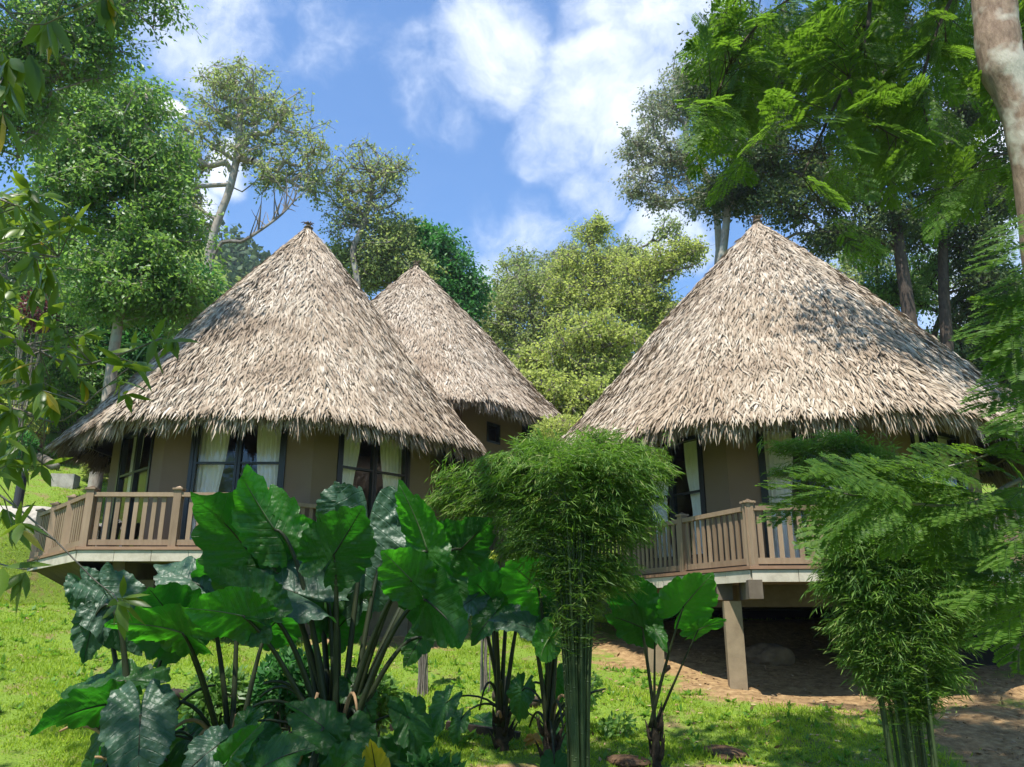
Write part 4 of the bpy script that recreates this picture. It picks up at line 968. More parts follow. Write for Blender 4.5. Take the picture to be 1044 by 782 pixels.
br=MB(); B1=smoothline([a1,at(1044,488,4.7)-org,at(985,515,4.6)-org,at(900,510,4.5)-org,at(860,503,4.5)-org],24); br.tube(B1,np.linspace(.018,.004,24),8)
B2=smoothline([a1+[0,0,.2],at(1060,430,4.6)-org,at(1010,462,4.5)-org,at(950,480,4.4)-org],18); br.tube(B2,np.linspace(.014,.003,18),7)
B3=smoothline([a1-[0,0,.4],at(1080,580,4.6)-org,at(1040,590,4.5)-org],10); br.tube(B3,np.linspace(.012,.004,10),7)
fr=MB()
def fr_px(x0,y0,x1,y1,Y,dY=-.1,up=(0,-.35,1),**k):
    a=at(x0,y0,Y)-org; b=at(x1,y1,Y+dY)-org; D=b-a; L=np.linalg.norm(D); frond(fr,br,a,D+np.array([0,0,.12*L]),up,L,g,**k)
for x0,y0,x1,y1 in ((890,500,800,505),(860,500,795,520),(930,500,840,470),(960,498,885,462),(985,490,905,470),(1000,505,925,500),(870,500,790,490),(910,500,840,540),(880,495,815,478),(950,515,915,550),
     (1030,488,965,452),(1044,470,985,452),(1060,480,1020,455),(1044,500,1000,540),(925,510,880,535),(975,512,1010,560),(1060,455,1010,436),(880,505,850,535),(940,512,955,545),(1050,500,1030,470),
     (1075,580,985,600),(1080,570,990,572),(1080,600,1010,640),(1090,590,1040,650),(1020,470,965,480),(1000,478,940,458),(980,500,900,485),(1040,520,985,520),(915,500,850,480),(1060,510,1000,520),(1070,540,1000,560),(1070,520,1020,560),(1050,560,1010,600),(1070,620,1020,640),(1020,500,960,520),(1000,520,950,560),(890,505,830,530),(950,500,880,470),(1010,480,930,465)):
    fr_px(x0+g.normal(0,4),y0+g.normal(0,4),x1,y1,g.uniform(4.2,4.9),up=(g.normal(0,.2),-.45+g.normal(0,.2),1))
for x0,y0,x1,y1 in ((1070,300,1000,330),(1075,330,1005,300),(1080,360,1010,400),(1075,240,1010,262),(1080,260,1020,300),(1085,380,1030,420),(1080,280,1035,350),(1075,320,1015,350),(1080,400,1030,440),(1075,210,1020,240)):
    fr_px(x0,y0,x1,y1,g.uniform(4.2,4.8),up=(0,-.4,1))
br.sticks(np.array([a1+[0,0,.5]]*3),np.array([at(1070,300,4.6)-org,at(1075,380,4.6)-org,at(1080,250,4.6)-org]),.01,.005,6)
br.build('branch',M['bark_grey'],root,smooth=True); fr.build('crown',M['leaf_feather'],root); RB.build('leaf_ribs',M['rib_green'],root)
RB=MB()

# the big leaning trunk, upper right, and its feathery canopy over the picture
org=at(1085,600,6.2); org[2]=float(ground_z(org[0],org[1]))-.2
root=empty('rain_tree',tuple(org)); tag(root,'tall tree with stout blotchy trunk crossing the upper right corner, feathery boughs hanging overhead','tree')
tk=MB(); pts=[np.zeros(3),at(1090,420,6.2)-org,at(1062,250,6.1)-org,at(1042,130,6.0)-org,at(1020,60,6.0)-org,at(1010,-20,6.0)-org,at(980,-160,6.0)-org]
pp=smoothline(pts,40); rr=np.interp(np.arange(40),[0,8,16,22,25,28,39],[.30,.19,.135,.14,.185,.185,.17])*1.0; rr*=1+.03*np.sin(np.arange(40)*2.1); tk.tube(pp,rr,20)
tk.build('trunk',M['bark_patchy'],root,smooth=True)
br=MB(); fr=MB(); lim=[]
def limb(px,r0,r1,n=24):
    P=smoothline([at(*q)-org for q in px],n); br.tube(P,np.linspace(r0,r1,n),8); lim.append(P); return P
limb([(1010,-60,8.2),(950,-120,7.6),(895,-30,7.0),(882,40,6.8),(845,120,6.6),(818,180,6.5)],.035,.008)
limb([(862,85,6.7),(890,125,6.6),(935,150,6.5)],.012,.005,10)
limb([(895,-30,7.0),(820,-10,7.0),(760,40,7.2),(720,120,7.2)],.02,.005)
limb([(1000,-80,8.2),(1000,-60,6.8),(960,20,6.5),(940,90,6.5),(950,140,6.4)],.03,.006)
limb([(990,-120,8.0),(840,-120,7.4),(780,-30,7.2),(740,10,7.2)],.03,.006)
limb([(1040,200,8.9),(1075,160,7.4),(1010,160,6.8),(975,190,6.6)],.02,.005)
limb([(1000,-100,8.2),(1060,-60,6.6),(1040,60,6.3),(1010,110,6.2)],.02,.005)
limb([(990,-100,8.1),(900,-90,8.0),(860,0,8.0),(850,60,8.0)],.02,.005)
lob=[(745,60,40,55),(790,25,55,35),(720,120,22,34),(765,110,28,30),(850,40,45,40),(920,60,55,50),(900,120,50,40),(945,150,50,34),(990,70,30,50),(860,190,30,14),(960,190,36,24),(1010,175,40,20),(820,90,30,24),(880,10,60,24),(960,10,60,24),(1030,30,30,40),(730,160,14,14),(905,165,34,18),(860,250,22,8)]
w=np.array([l[2]*l[3] for l in lob],float); w/=w.sum()
AP=np.concatenate(lim)
tot=430
for l,q in zip(lob,w):
    for _ in range(max(2,int(tot*q))):
        a_=g.uniform(0,2*PI); r_=math.sqrt(g.random()); x=l[0]+l[2]*r_*math.cos(a_); y=l[1]+l[3]*r_*math.sin(a_); Yd=g.uniform(6.2,8.2)
        e=at(x,y,Yd)-org; i=int(np.argmin(np.linalg.norm(AP-e,axis=1)+.5*np.clip(e[2]-AP[:,2],0,9))); s=AP[i]
        dd=e-s; Lr=np.linalg.norm(dd); Lf=g.uniform(.26,.46)
        st=e-unit(dd)*Lf*.8
        if Lr>Lf: br.sticks(s[None],st[None],.006,.003,4)
        else: st=s
        frond(fr,br,st,unit(dd)+g.normal(0,.45,3)+np.array([0,0,-.35]),(g.normal(0,.4),g.normal(0,.4),1),Lf,g,pairs=int(g.integers(4,7)),nl=9,lf=.062)
for _ in range(34):   # boughs above the frame, shading the foreground
    yy=g.uniform(5.4,7.6); e=np.array([g.uniform(2.6,7.0),yy,max(7.0,1.6+yy*1.15)+g.uniform(0.3,1.8)])-org
    i=int(np.argmin(np.linalg.norm(AP-e,axis=1))); br.tube(bez(AP[i],AP[i]*.6+e*.4+[0,0,.5],AP[i]*.3+e*.7+[0,0,.5],e,8),np.linspace(.012,.004,8),5)
    for _ in range(2): frond(fr,br,e,g.normal(0,1,3)*[1,1,.3],(0,0,1),g.uniform(.6,.9),g,pairs=6,nl=8,lf=.06)
br.build('bough',M['bark_dark'],root,smooth=True); fr.build('crown',M['leaf_feather'],root); RB.build('leaf_ribs',M['rib_green'],root)

# ------------------------------------------------------------------ leathery leafed branches, left foreground
def leafy_branch(name,label,paths,leafspec,seed,lmat='leaf_mango',cat='tree',trunk=None,extra=None):
    g=np.random.default_rng(seed); org=np.array([trunk[0],trunk[1],float(ground_z(trunk[0],trunk[1]))-.1])
    root=empty(name,tuple(org)); tag(root,label,cat)
    tk=MB(); top=np.array(trunk[2])-org; tp=smoothline([np.zeros(3),top*.5+[.1,0,0],top],14); tk.tube(tp,np.linspace(trunk[3],trunk[3]*.5,14),10); tk.build('trunk',M['bark_grey'],root,smooth=True)
    br=MB(); lv=MB(); yl=MB(); stems=[]
    for path,r0 in paths:
        P=smoothline([ (at(*q) if len(q)==3 and abs(q[0])>20 or len(q)==3 else np.array(q))-org for q in path],16); 
        P=np.vstack([tp[np.argmin(np.linalg.norm(tp-P[0],axis=1))],P]); br.tube(P,np.linspace(r0,r0*.3,len(P)),6); stems.append(P[1:])
    ST=np.concatenate(stems)
    for (px,py,rx,ry,Y,n,L,dn) in leafspec:
        for _ in range(n):
            e=at(px+g.uniform(-rx,rx),py+g.uniform(-ry,ry),Y+g.uniform(-.35,.35))-org
            i=int(np.argmin(np.linalg.norm(ST-e,axis=1))); s=ST[i]
            if np.linalg.norm(e-s)>.12: br.sticks(s[None],e[None],.0035,.002,4)
            k=g.integers(3,6); dd=unit(e-s)
            for j in range(k):
                D=dd*.5+g.normal(0,.55,3)+np.array([0,0,-dn]); N=np.array([g.normal(0,.5),-.3+g.normal(0,.5),.8])
                l=L*g.uniform(.65,1.15); (yl if g.random()<.03 else lv).leaves(e[None],D[None],N[None],np.array([l]),np.array([l*.33]),six=True)
    br.build('bough',M['bark_grey'],root,smooth=True); lv.build('crown',M[lmat],root,smooth=True)
    if yl.V: yl.build('yellowing_leaves',M['leaf_olive_dead'],root)
    return root
leafy_branch('leathery_leaved_tree','near tree whose leathery leaves hang in from the left edge, one twig crossing the roof',
 [([(-60,250,3.6),(0,255,3.6),(60,262,3.6)],.010),([(-60,330,3.6),(20,350,3.6),(75,372,3.6),(120,362,3.6),(165,345,3.6)],.010),([(-60,400,3.6),(20,418,3.6),(60,430,3.6),(100,400,3.6),(135,372,3.6)],.008),
  ([(-60,190,3.5),(-10,200,3.5),(30,215,3.5)],.01),([(-60,470,3.5),(0,505,3.4),(50,545,3.4),(95,590,3.4),(115,605,3.4)],.006),([(-50,560,3.5),(0,575,3.5),(30,580,3.4),(42,565,3.4)],.005)],
 [(10,215,35,25,3.6,16,.2,.3),(45,250,30,25,3.6,12,.17,.4),(15,300,40,30,3.6,15,.16,.5),(50,340,35,25,3.6,9,.15,.5),(15,390,35,30,3.6,14,.15,.6),(60,405,25,20,3.6,5,.15,.7),(120,365,25,12,3.6,4,.15,.2),(165,345,16,8,3.6,4,.15,.1),(125,395,14,10,3.6,2,.13,.2),
  (25,450,35,25,3.6,8,.13,.6),(8,530,16,16,3.4,5,.14,.4),(20,578,18,6,3.4,2,.17,.2),(118,612,10,8,3.4,3,.14,.3),(45,400,8,25,3.6,3,.12,.9),(0,480,14,14,3.4,5,.13,.4)],
 81,trunk=(-3.6,3.4,at(-150,100,3.6),.09))
leafy_branch('leathery_leaved_tree','very near twig of long broad leaves dangling in the top left corner',
 [([(-60,-40,2.6),(-10,-5,2.6),(20,22,2.6),(45,25,2.6)],.008),([(-60,40,2.6),(-10,60,2.6),(5,75,2.6)],.007),([(60,-80,2.7),(100,-30,2.7),(112,-12,2.7)],.006)],
 [(52,18,8,4,2.6,3,.2,1.8),(112,-6,6,4,2.7,3,.2,2.6),(2,62,8,10,2.6,3,.2,1.4),(10,78,8,8,2.6,2,.2,1.8),(20,50,10,10,2.6,2,.2,1.2),(-5,100,10,20,2.6,3,.2,1.2)],
 83,trunk=(-2.9,2.3,at(-160,-200,2.6),.07))

# ------------------------------------------------------------------ lime shrub, boulders, logs, lamp, signboard, fallen leaves
def bush(name,label,px,py,Y,rx,ry,lm,leaf,n,seed,cat='shrub',group=None,sink=.0):
    g=np.random.default_rng(seed); c=at(px,py,Y); gz=float(ground_z(c[0],c[1])); org=np.array([c[0],c[1],gz-.05]); mp=m_per_px(py,Y)
    root=empty(name,tuple(org)); tag(root,label,cat,group)
    d=g.normal(size=(n,3)); d/=np.linalg.norm(d,axis=1)[:,None]; r=g.random(n)**.3
    C=(c-org)+d*r[:,None]*np.array([rx*mp,rx*mp*.9,ry*mp]); C[:,2]=np.maximum(C[:,2],.08)
    k=max(6,n//40); tw=MB(); E=C[:k]; tw.sticks(np.zeros((k,3))+g.normal(0,.04,(k,3))*[1,1,0],E,.014,.004,5); tw.build('stem',M['bark_grey'],root)
    N=d+g.normal(0,.5,(n,3)); N[:,2]+=.6; D=d*.8+g.normal(0,.6,(n,3)); L=leaf*g.uniform(.6,1.2,n)
    lv=MB(); lv.leaves(C,D,N,L,L*.5); lv.build('foliage',M[lm],root)
    return root
bush('clipped_shrub','small clipped lime yellow shrub behind the giant leaves in the gap between the huts',434,572,12.5,13,12,'leaf_lime',.06,900,5)
bush('clipped_shrub','tiny lime leaved shrub seen through the bamboo behind the largest clump',497,570,12.6,9,8,'leaf_lime',.06,420,6)
bush('shrub','dark rounded bush behind the bamboo beside the smaller hut wall',505,520,20,36,40,'leaf_mid',.10,3800,7)
bush('shrub','bright green bush between the smaller hut and the right roof eave',574,438,21,32,14,'leaf_yellow',.10,1900,8)
bush('shrub','low green shrub at the foot of the slope behind the bamboo',560,560,16,44,36,'leaf_mid',.10,4200,9)
bush('shrub','shrub with yellow speckled leaves under the trees, left of the left hut eave',18,432,23,26,36,'leaf_yellow',.13,2600,10)
bush('shrub','dark shrub below the green signboard at the left edge',20,455,22,16,16,'leaf_deep',.12,1300,11)
bush('shrub','purple leaved shrub showing among the branches at the left edge',38,318,22,18,22,'leaf_purple',.14,1100,12)
bush('shrub','bushy undergrowth clump right of the signboard below the trees',78,415,26,40,30,'leaf_mid',.13,3000,14)
bush('shrub','yellow flecked bush behind the signboard below the slim trunk',55,430,27,24,22,'leaf_yellow',.13,1500,15)
bush('shrub','green bush right of the right hut behind the feathery branch',1035,560,14,26,60,'leaf_mid',.1,3600,16)
bush('shrub','green thicket behind the right end of the right roof',1040,470,20,34,40,'leaf_deep',.12,3200,17)

for i,(px,py,Y,rx,ry,n,lb) in enumerate([(225,715,8.8,34,30,1500,'dark leafy undergrowth between the low clump and the arching stalks'),(300,700,8.6,40,34,2000,'dark undergrowth behind the foot of the largest clump'),
      (375,715,8.4,30,28,1200,'low dark weeds right of the foot of the largest clump'),(165,760,8.2,36,20,1100,'dark low weeds behind the hanging grey leaf at the bottom'),(585,700,10.8,30,20,700,'small dark weeds behind the bamboo culms'),
      (440,795,6.8,30,22,700,'dark low weeds at the bottom edge right of the yellow leaf'),(630,740,10.6,18,10,260,'tiny green weed tuft left of the slim young plant')]):
    bush('undergrowth',lb,px,py,Y,rx,ry,'leaf_deep' if i%2 else 'leaf_mid',.11 if Y<10 else .09,n,120+i,'undergrowth','undergrowth around the big plants')
bush('shrub','rounded green shrub left of the stone block under the eave corner of the left hut',58,462,23.5,16,12,'leaf_mid',.12,1100,18)
bush('shrub','dry yellowish bush under the drooping corner of the left hut eave',98,478,22.5,14,12,'leaf_yellow',.12,800,19)
def rock(name,label,px,py,Y,sx,sy,sz,seed,mt,cat='rock',group=None):
    import bmesh
    g=np.random.default_rng(seed); bm=bmesh.new(); bmesh.ops.create_icosphere(bm,subdivisions=4,radius=1); ph=g.uniform(0,6,9)
    for v in bm.verts:
        x,y,z=v.co; f=1+.16*math.sin(2.3*x+ph[0])*math.cos(2*y+ph[1])+.08*math.sin(4.7*y+ph[2]+2*z)+.05*math.sin(9*x+ph[3])*math.sin(8*z+ph[4])+.04*math.sin(17*y+ph[5])*math.sin(15*x+ph[6])+.03*math.sin(31*x+ph[7])*math.sin(27*y+9*z)
        v.co=Vector((x*sx*f,y*sy*f,z*sz*f))
    me=bpy.data.meshes.new(name); bm.to_mesh(me); bm.free(); me.polygons.foreach_set('use_smooth',[True]*len(me.polygons)); me.materials.append(M[mt])
    c=at(px,py,Y); o=bpy.data.objects.new(name,me); link(o); o.location=(c[0],c[1],float(ground_z(c[0],c[1]))+sz*(.1 if cat=='clod' else .45)); o.rotation_euler[2]=g.uniform(0,3)
    return tag(o,label,cat,group)
t=mat('rock'); n=t.noise(3,6,.7); n2=t.noise(25,4,.7)
M['rock']=t.finish(t.pbr(t.ramp(n,[(.3,(.10,.07,.045)),(.7,(.22,.155,.10))]),.9,t.bump(n2,.6,.02),.2))
t=mat('clod_earth'); n=t.noise(9,6,.75); n2=t.noise(30,5,.7)
M['clod']=t.finish(t.pbr(t.ramp(n,[(.3,(.06,.035,.02)),(.7,(.20,.125,.075))]),.95,t.bump(n2,1,.03),.1))
rock('boulder','brown boulder in the shade beneath the right hut, right of the concrete post',785,676,14.6,.40,.3,.22,3,'rock','boulder')
for i,(px,py,Y,s,lb) in enumerate([(180,765,9.8,.2,'mound of bare earth left of the giant leaves'),(640,778,9.7,.26,'reddish clod of earth below the slim young plant at the bottom edge'),(735,768,9.9,.3,'lump of dug earth in the grass right of the slim young plant')]):
    rock('earth_clod',lb,px,py,Y,s*1.2,s*.8,s*.22,20+i,'clod','clod','earth clods at the bottom of the slope')
def logp(name,label,a,b,r,mt='bark_dark',cat='log',sq=False):
    p=[at(*a),at(*b)]; 
    for q in p: q[2]=float(ground_z(q[0],q[1]))+r*.7
    o=p[0].copy(); mb=MB()
    if sq: mb.seg(p[0]-o,p[1]-o,r*2,r*1.6)
    else:
        pp=smoothline([p[0]-o,(p[0]+p[1])/2-o+[0,0,.01],p[1]-o],12); mb.tube(pp,r*(1+.08*np.sin(np.arange(12)*1.7)),12)
    ob=mb.build(name,M[mt],smooth=not sq); ob.location=tuple(o); return tag(ob,label,cat,'timber edging of the lawn')
logp('edging_timber','dark weathered edging timber lying across the lawn below the yellow fallen leaf',(455,748,10.6),(530,752,10.5),.06,sq=True,cat='timber')
logp('edging_timber','shorter edging timber beside the largest clump, under the pale garden lamp',(398,748,10.7),(436,748,10.65),.055,sq=True,cat='timber')
logp('edging_timber','dead branch lying on the grass left of the largest clump',(170,738,10.6),(245,742,10.8),.06,cat='log')
logp('edging_timber','brown log behind the giant-leaved plant in the gap',(505,690,12.2),(548,700,11.8),.09,cat='log')
# garden lamp: little dome on a spike
t=mat('lamp_shell'); M['lamp']=t.finish(t.pbr((.42,.42,.38),.7,spec=.4))
t=mat('black_plastic'); M['black']=t.finish(t.pbr((.03,.03,.034),.5,spec=.4))
p=at(427,722,10.6); p[2]=float(ground_z(p[0],p[1])); rt=empty('garden_spotlight',tuple(p)); tag(rt,'small pale dome garden spotlight on a spike at the edge of the lawn','lamp')
mb=MB(); a=np.linspace(0,PI/2,8); prof=[(.085*math.cos(q),.10*math.sin(q)) for q in a]; n_=20; th=np.linspace(0,2*PI,n_,endpoint=False)
V=[];tl_=R(50)
for r_,h_ in [(.078,-.005)]+prof:
    for q in th:
        x,y,z=r_*math.cos(q),r_*math.sin(q),h_; V.append((x*math.cos(tl_)+z*math.sin(tl_)*-1,y,x*math.sin(tl_)+z*math.cos(tl_)+.20))
mb.add(V,[[i*n_+j,i*n_+(j+1)%n_,(i+1)*n_+(j+1)%n_,(i+1)*n_+j] for i in range(len(prof)) for j in range(n_)]); mb.build('lamp_shade',M['lamp'],rt,smooth=True)
mb=MB(); mb.tube([(0,0,-.05),(0,0,.1),(0,0,.19)],[.012,.014,.02],8); mb.build('spike',M['black'],rt)
# bollard lamp on the far lawn
p=at(22,492,19.5); p[2]=float(ground_z(p[0],p[1])); dz=at(22,492,19.5)[2]-p[2]
rt=empty('bollard_lamp',tuple(p)); tag(rt,'short black bollard lamp with clear round top on the lawn at the far left','lamp')
mb=MB(); h=max(.45,at(22,482,19.5)[2]-p[2]); mb.tube([(0,0,-.1),(0,0,h-.1),(0,0,h-.08),(0,0,h)],[.11,.11,.13,.13],14); mb.build('body',M['black'],rt)
mb=MB(); mb.tube([(0,0,h),(0,0,h+.05),(0,0,h+.10),(0,0,h+.14)],[.10,.105,.08,.03],14); mb.build('lamp_head',M['lamp'],rt,smooth=True)
# signboard: green panel in a yellow frame on posts
t=mat('sign_green'); n=t.noise(6,3); M['sg']=t.finish(t.pbr(t.mix(n,(.05,.20,.13),(.10,.28,.16)),.4,spec=.5)); t=mat('sign_yellow'); M['sy']=t.finish(t.pbr((.55,.52,.06),.5))
a,b=at(17,441,24),at(49,444,24); c_=(a+b)/2; gz=float(ground_z(c_[0],c_[1])); o=np.array([c_[0],c_[1],gz]); rt=empty('signboard',tuple(o)); tag(rt,'green signboard with yellow rim on posts among the shrubs at the far left','sign')
H_=c_[2]-gz; W_=np.linalg.norm(b-a); hh=.75
mb=MB(); mb.box((0,0,H_+hh/2),(W_-.1,.04,hh-.1)); mb.build('panel',M['sg'],rt)
mb=MB(); mb.box((0,0,H_+.03),(W_,.07,.06)); mb.box((0,0,H_+hh-.03),(W_,.07,.06)); mb.box((W_/2-.03,0,H_+hh/2),(.06,.068,hh-.12)); mb.box((-W_/2+.03,0,H_+hh/2),(.06,.068,hh-.12)); mb.build('frame',M['sy'],rt)
for sx in (-1,1):
    mb=MB(); mb.box((sx*(W_/2-.15),.06,H_/2-.1),(.09,.05,H_+.3)); mb.build('post',M['bark_grey'],rt)
# low stone block wall and path beyond the left lawn
t=mat('stone_block'); n=t.noise(5,6,.7); M['stone']=t.finish(t.pbr(t.ramp(n,[(.3,(.26,.24,.20)),(.7,(.46,.43,.37))]),.9,t.bump(n,.6,.03)))
p=at(67,487,21.5); gz=float(ground_z(p[0],p[1])); mb=MB(); mb.box((0,0,.05),(.6,.45,.5),.15); ob=mb.build('stone_block',M['stone']); ob.location=(p[0],p[1],gz); tag(ob,'squared grey stone block beside the path left of the left hut','stone block')
p=at(30,468,23.5); gz=float(ground_z(p[0],p[1])); mb=MB(); mb.box((0,0,.3),(.5,.4,.95),.1); t=mat('brick_red'); n=t.noise(8,4); M['red']=t.finish(t.pbr(t.mix(n,(.20,.07,.045),(.33,.14,.09)),.9)); ob=mb.build('brick_pier',M['red']); ob.location=(p[0],p[1],gz); tag(ob,'weathered red brick pier in front of the shrubs under the signboard','brick pier')
logp('edging_timber','grey weathered log lying beside the red brick pier on the far lawn',(38,468,23.4),(56,478,22.6),.14,'bark_grey','log')
mb=MB(); PX=[(-60,498,18.5),(20,494,19.2),(80,490,20.0),(120,488,20.8),(170,486,21.5)]; A=[];Bq=[]
for q in smoothline([at(*p) for p in PX],40):
    for lst,d in ((A,-.45),(Bq,.45)):
        y=q[1]+d; lst.append((q[0],y,float(ground_z(q[0],y))+.07))
mb.add(A+Bq,[[i,i+1,41+i,40+i] for i in range(39)]); tag(mb.build('path',M['stone']),kind='structure')
# fallen yellow leaf, litter
def fallen(px,py,Y,mt,label,L=.3,seed=1,D=(1,0,0),N=(0,-.5,1)):
    p=at(px,py,Y); p[2]=float(ground_z(p[0],p[1]))+.07; mb,_,_,_=big_leaf((0,0,0),D,N,L,.7,.3,.4,.05,seed); o=mb.build('fallen_leaf',M[mt],smooth=True,uv=True); o.location=tuple(p); return tag(o,label,'leaf','fallen giant leaves')
M['taro_orange']=vein_leaf_mat('giant_leaf_orange',(.42,.19,.02),(.55,.27,.03),(.4,.2,.05),(.7,.3,.02),.3,.5,.3)
fallen(545,738,10.3,'taro_orange','fallen orange giant leaf on the grass left of the bamboo culms',.26,3,(.9,.2,.25))
fallen(495,728,10.8,'taro','drooping green leaf lying over the edging timber',.42,4,(.9,-.1,-.12))
g=np.random.default_rng(5); n=5200; x=g.uniform(-9,9,n); y=g.uniform(8.2,15.5,n); P=np.stack([x,y,ground_z(x,y)+.02],1)
keep=g.random(n)<(.25+.75*((x>1)&(y<14))); P=P[keep]; n=len(P); lv=MB(); N=g.normal(0,.35,(n,3)); N[:,2]+=1; D=g.normal(0,1,(n,3))*[1,1,.25]; L=g.uniform(.03,.11,n); lv.leaves(P,D,N,L,L*.4)
tag(lv.build('leaf_litter',M['leaf_litter']),'scattered dead leaves over the soil and grass','leaf litter',kind='stuff')
# grass
g=np.random.default_rng(6)
def dirt(x,y):
    b=np.maximum.reduce([1-((x-5.3)/3.4)**2-((y-13.0)/1.5)**2, 1-((x-5.6)/5)**2-((y-15.8)/3.4)**2, 1-((x-6.9)/2.2)**2-((y-9.6)/3.0)**2, 1-((x+5.2)/4.6)**2-((y-17.6)/3.6)**2, (1-((x-2)/6)**2-((y-8.6)/1)**2)*.7])
    return b
n=300000; y=8.0+18*g.random(n)**1.5; x=g.uniform(-1,1,n)*(y*.72+1); 
patch=np.sin(x*1.9+1)*np.cos(y*2.3)+.6*np.sin(x*4.3+y*3.1)+.4*np.sin(x*9-y*7)
k=(dirt(x,y)+g.normal(0,.12,n)<.12)&(patch+g.normal(0,.6,n)>-1.0); x,y,patch=x[k],y[k],patch[k]; n=len(x)
P=np.stack([x,y,ground_z(x,y)-.01],1); D=g.normal(0,.55,(n,3)); D[:,2]=1; N=g.normal(0,1,(n,3))*[1,1,.2]; N[:,1]-=.4
L=g.uniform(.03,.085,n)*(1+.35*patch.clip(-1,1.5)); lv=MB(); lv.leaves(P,D,N,L,g.uniform(.006,.014,n)*(1+y*.03),fold=.0)
tag(lv.build('grass',M['grass']),'patchy bright green lawn grass on the slope around the huts','grass',kind='stuff')
# broad-leaved weeds and small ferns in the grass
w=MB(); n=900; x=g.uniform(-9,7.5,n); y=g.uniform(9,14.5,n); k=dirt(x,y)<.25; x,y=x[k],y[k]
for a_,b_ in zip(x,y):
    m=g.integers(5,12); c=np.array([a_,b_,float(ground_z(a_,b_))]); D=g.normal(0,1,(m,3)); D[:,2]=g.uniform(.3,1,m); L=g.uniform(.05,.14,m); w.leaves(np.tile(c,(m,1)),D,np.tile([0,0,1.],(m,1))+g.normal(0,.3,(m,3)),L,L*.4)
tag(w.build('weeds',M['leaf_bright']),'small broad-leaved weeds scattered through the lawn','weeds',kind='stuff')
# thin tropical haze round the whole place
V0=MB(); V0.box((0,180,49),(524,486,102)); hz=V0.build('haze',bpy.data.materials.new('haze_air')); hm=hz.data.materials[0]; hm.use_nodes=True; nt=hm.node_tree; nt.nodes.clear()
o_=nt.nodes.new('ShaderNodeOutputMaterial'); v_=nt.nodes.new('ShaderNodeVolumePrincipled'); v_.inputs['Color'].default_value=(.88,.94,1,1); v_.inputs['Density'].default_value=.0005; v_.inputs['Anisotropy'].default_value=.35
nt.links.new(v_.outputs[0],o_.inputs['Volume']); tag(hz,kind='stuff')
# ------------------------------------------------------------------ camera, sun, sky
cam=bpy.data.cameras.new('camera'); co=bpy.data.objects.new('camera',cam); COL.objects.link(co)
cam.sensor_width=36; cam.sensor_fit='HORIZONTAL'; cam.lens=36*F/1044; cam.clip_end=2000; cam.clip_start=.05
co.location=(0,0,EYE); co.rotation_euler=(R(90)+PITCH,0,0); scene.camera=co
SUN_EL, SUN_AZ = R(66), R(203)       # azimuth measured clockwise from +Y
sd=np.array([math.sin(SUN_AZ)*math.cos(SUN_EL),math.cos(SUN_AZ)*math.cos(SUN_EL),math.sin(SUN_EL)])
sl=bpy.data.lights.new('sun','SUN'); sl.energy=4.9; sl.angle=R(.55); sl.color=(1,.95,.87)
so_=bpy.data.objects.new('sun',sl); COL.objects.link(so_); so_.rotation_euler=Vector(sd).to_track_quat('Z','Y').to_euler()
w=bpy.data.worlds.new('World'); scene.world=w; t=NT(w)
sky=t.n('ShaderNodeTexSky',sky_type='NISHITA',sun_disc=False,sun_elevation=SUN_EL,sun_rotation=SUN_AZ,altitude=300,air_density=1.0,dust_density=.3,ozone_density=2.5)
tc=t.n('ShaderNodeTexCoord').outputs['Generated']
nz=t.n('ShaderNodeTexNoise',{'Vector':tc,'Scale':4.5,'Detail':5,'Roughness':.55})
off=t.n('ShaderNodeVectorMath',{0:nz.outputs['Color'],1:(.5,.5,.5)},operation='SUBTRACT').outputs[0]
off=t.n('ShaderNodeVectorMath',{0:off,3:.22},operation='SCALE'); off.inputs[3].default_value=.13; off=off.outputs[0]
vec=t.n('ShaderNodeVectorMath',{0:tc,1:off},operation='ADD').outputs[0]
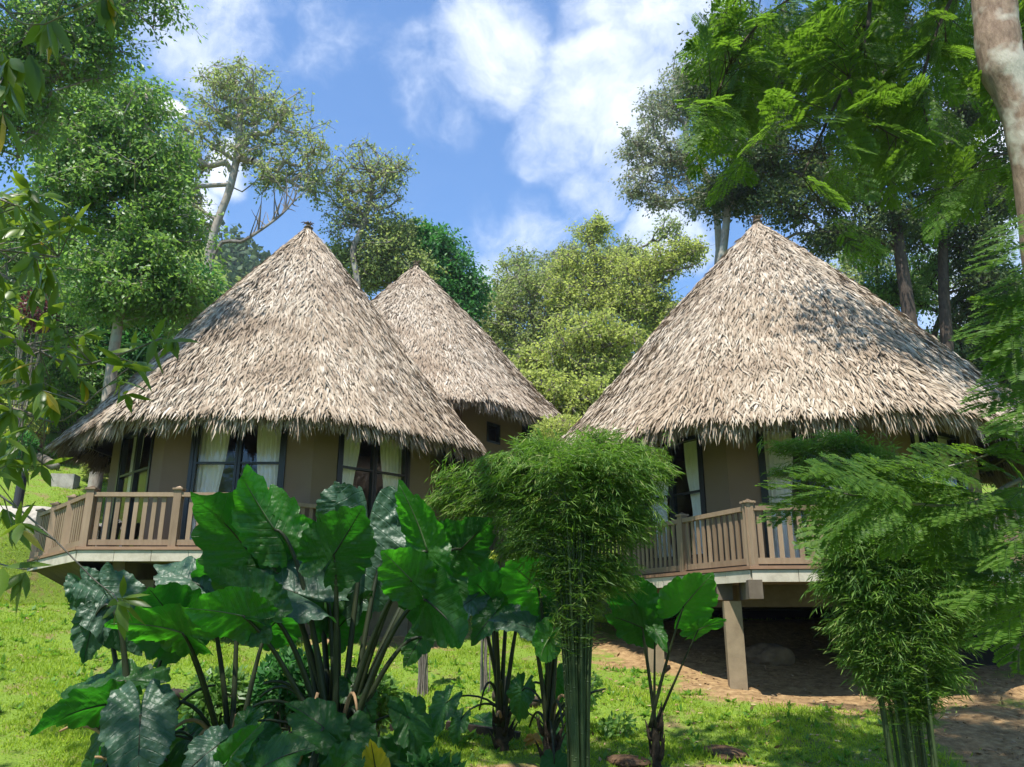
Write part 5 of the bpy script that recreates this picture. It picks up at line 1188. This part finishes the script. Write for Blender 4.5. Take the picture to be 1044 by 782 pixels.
vec=t.n('ShaderNodeVectorMath',{0:vec},operation='NORMALIZE').outputs[0]
def dirpx(px,py):
    p=at(px,py,10.)-np.array([0,0,EYE]); return tuple(unit(p))
acc=None
for (px,py,rad,st) in CLOUDS:
    dt=t.n('ShaderNodeVectorMath',{0:vec,1:dirpx(px,py)},operation='DOT_PRODUCT').outputs['Value']
    c0=math.cos(rad/F*1.25); 
    m=t.n('ShaderNodeMapRange',{'Value':dt,'From Min':c0,'From Max':1.0,'To Min':0.0,'To Max':st},interpolation_type='SMOOTHSTEP').outputs[0]
    acc=m if acc is None else t.math('MAXIMUM',acc,m)
nd=t.noise(7,9,.62,vec=vec); nd2=t.noise(2.1,4,.5,vec=tc)
gen=t.math('MULTIPLY',t.math('SUBTRACT',nd2,.52),1.6,clamp=True)      # stray clouds elsewhere in the sky
f=t.math('ADD',t.math('MULTIPLY',acc,1.35),t.math('MULTIPLY_ADD',nd,2.4,-1.62))
f=t.math('MULTIPLY',f,t.math('MULTIPLY',acc,2.2,clamp=True))
f=t.n('ShaderNodeMapRange',{'Value':f,'From Min':-.05,'From Max':1.1},interpolation_type='SMOOTHSTEP').outputs[0]
f=t.math('MULTIPLY',f,.95,clamp=True)
skyc=t.mix(1.0,sky.outputs[0],SKY_TINT,'MULTIPLY')
shade=t.ramp(nd,[(.3,(.80,.84,.92)),(.62,(1,1,1))])
cl=t.mix(1.0,shade,CLOUD_COL,'MULTIPLY')
colr=t.mix(f,skyc,cl)
bg=t.n('ShaderNodeBackground',{'Color':colr,'Strength':.122}); t.finish(bg)
vs=scene.view_settings; vs.view_transform='Standard'; vs.look='None'; vs.gamma=1; vs.exposure=EXPO; vs.use_curve_mapping=False
scene.render.engine='CYCLES'
cy=scene.cycles; cy.max_bounces=7; cy.diffuse_bounces=3; cy.glossy_bounces=3; cy.transmission_bounces=4; cy.transparent_max_bounces=12; cy.volume_bounces=0
cy.use_denoising=True; cy.sample_clamp_indirect=6; cy.caustics_reflective=False; cy.caustics_refractive=False
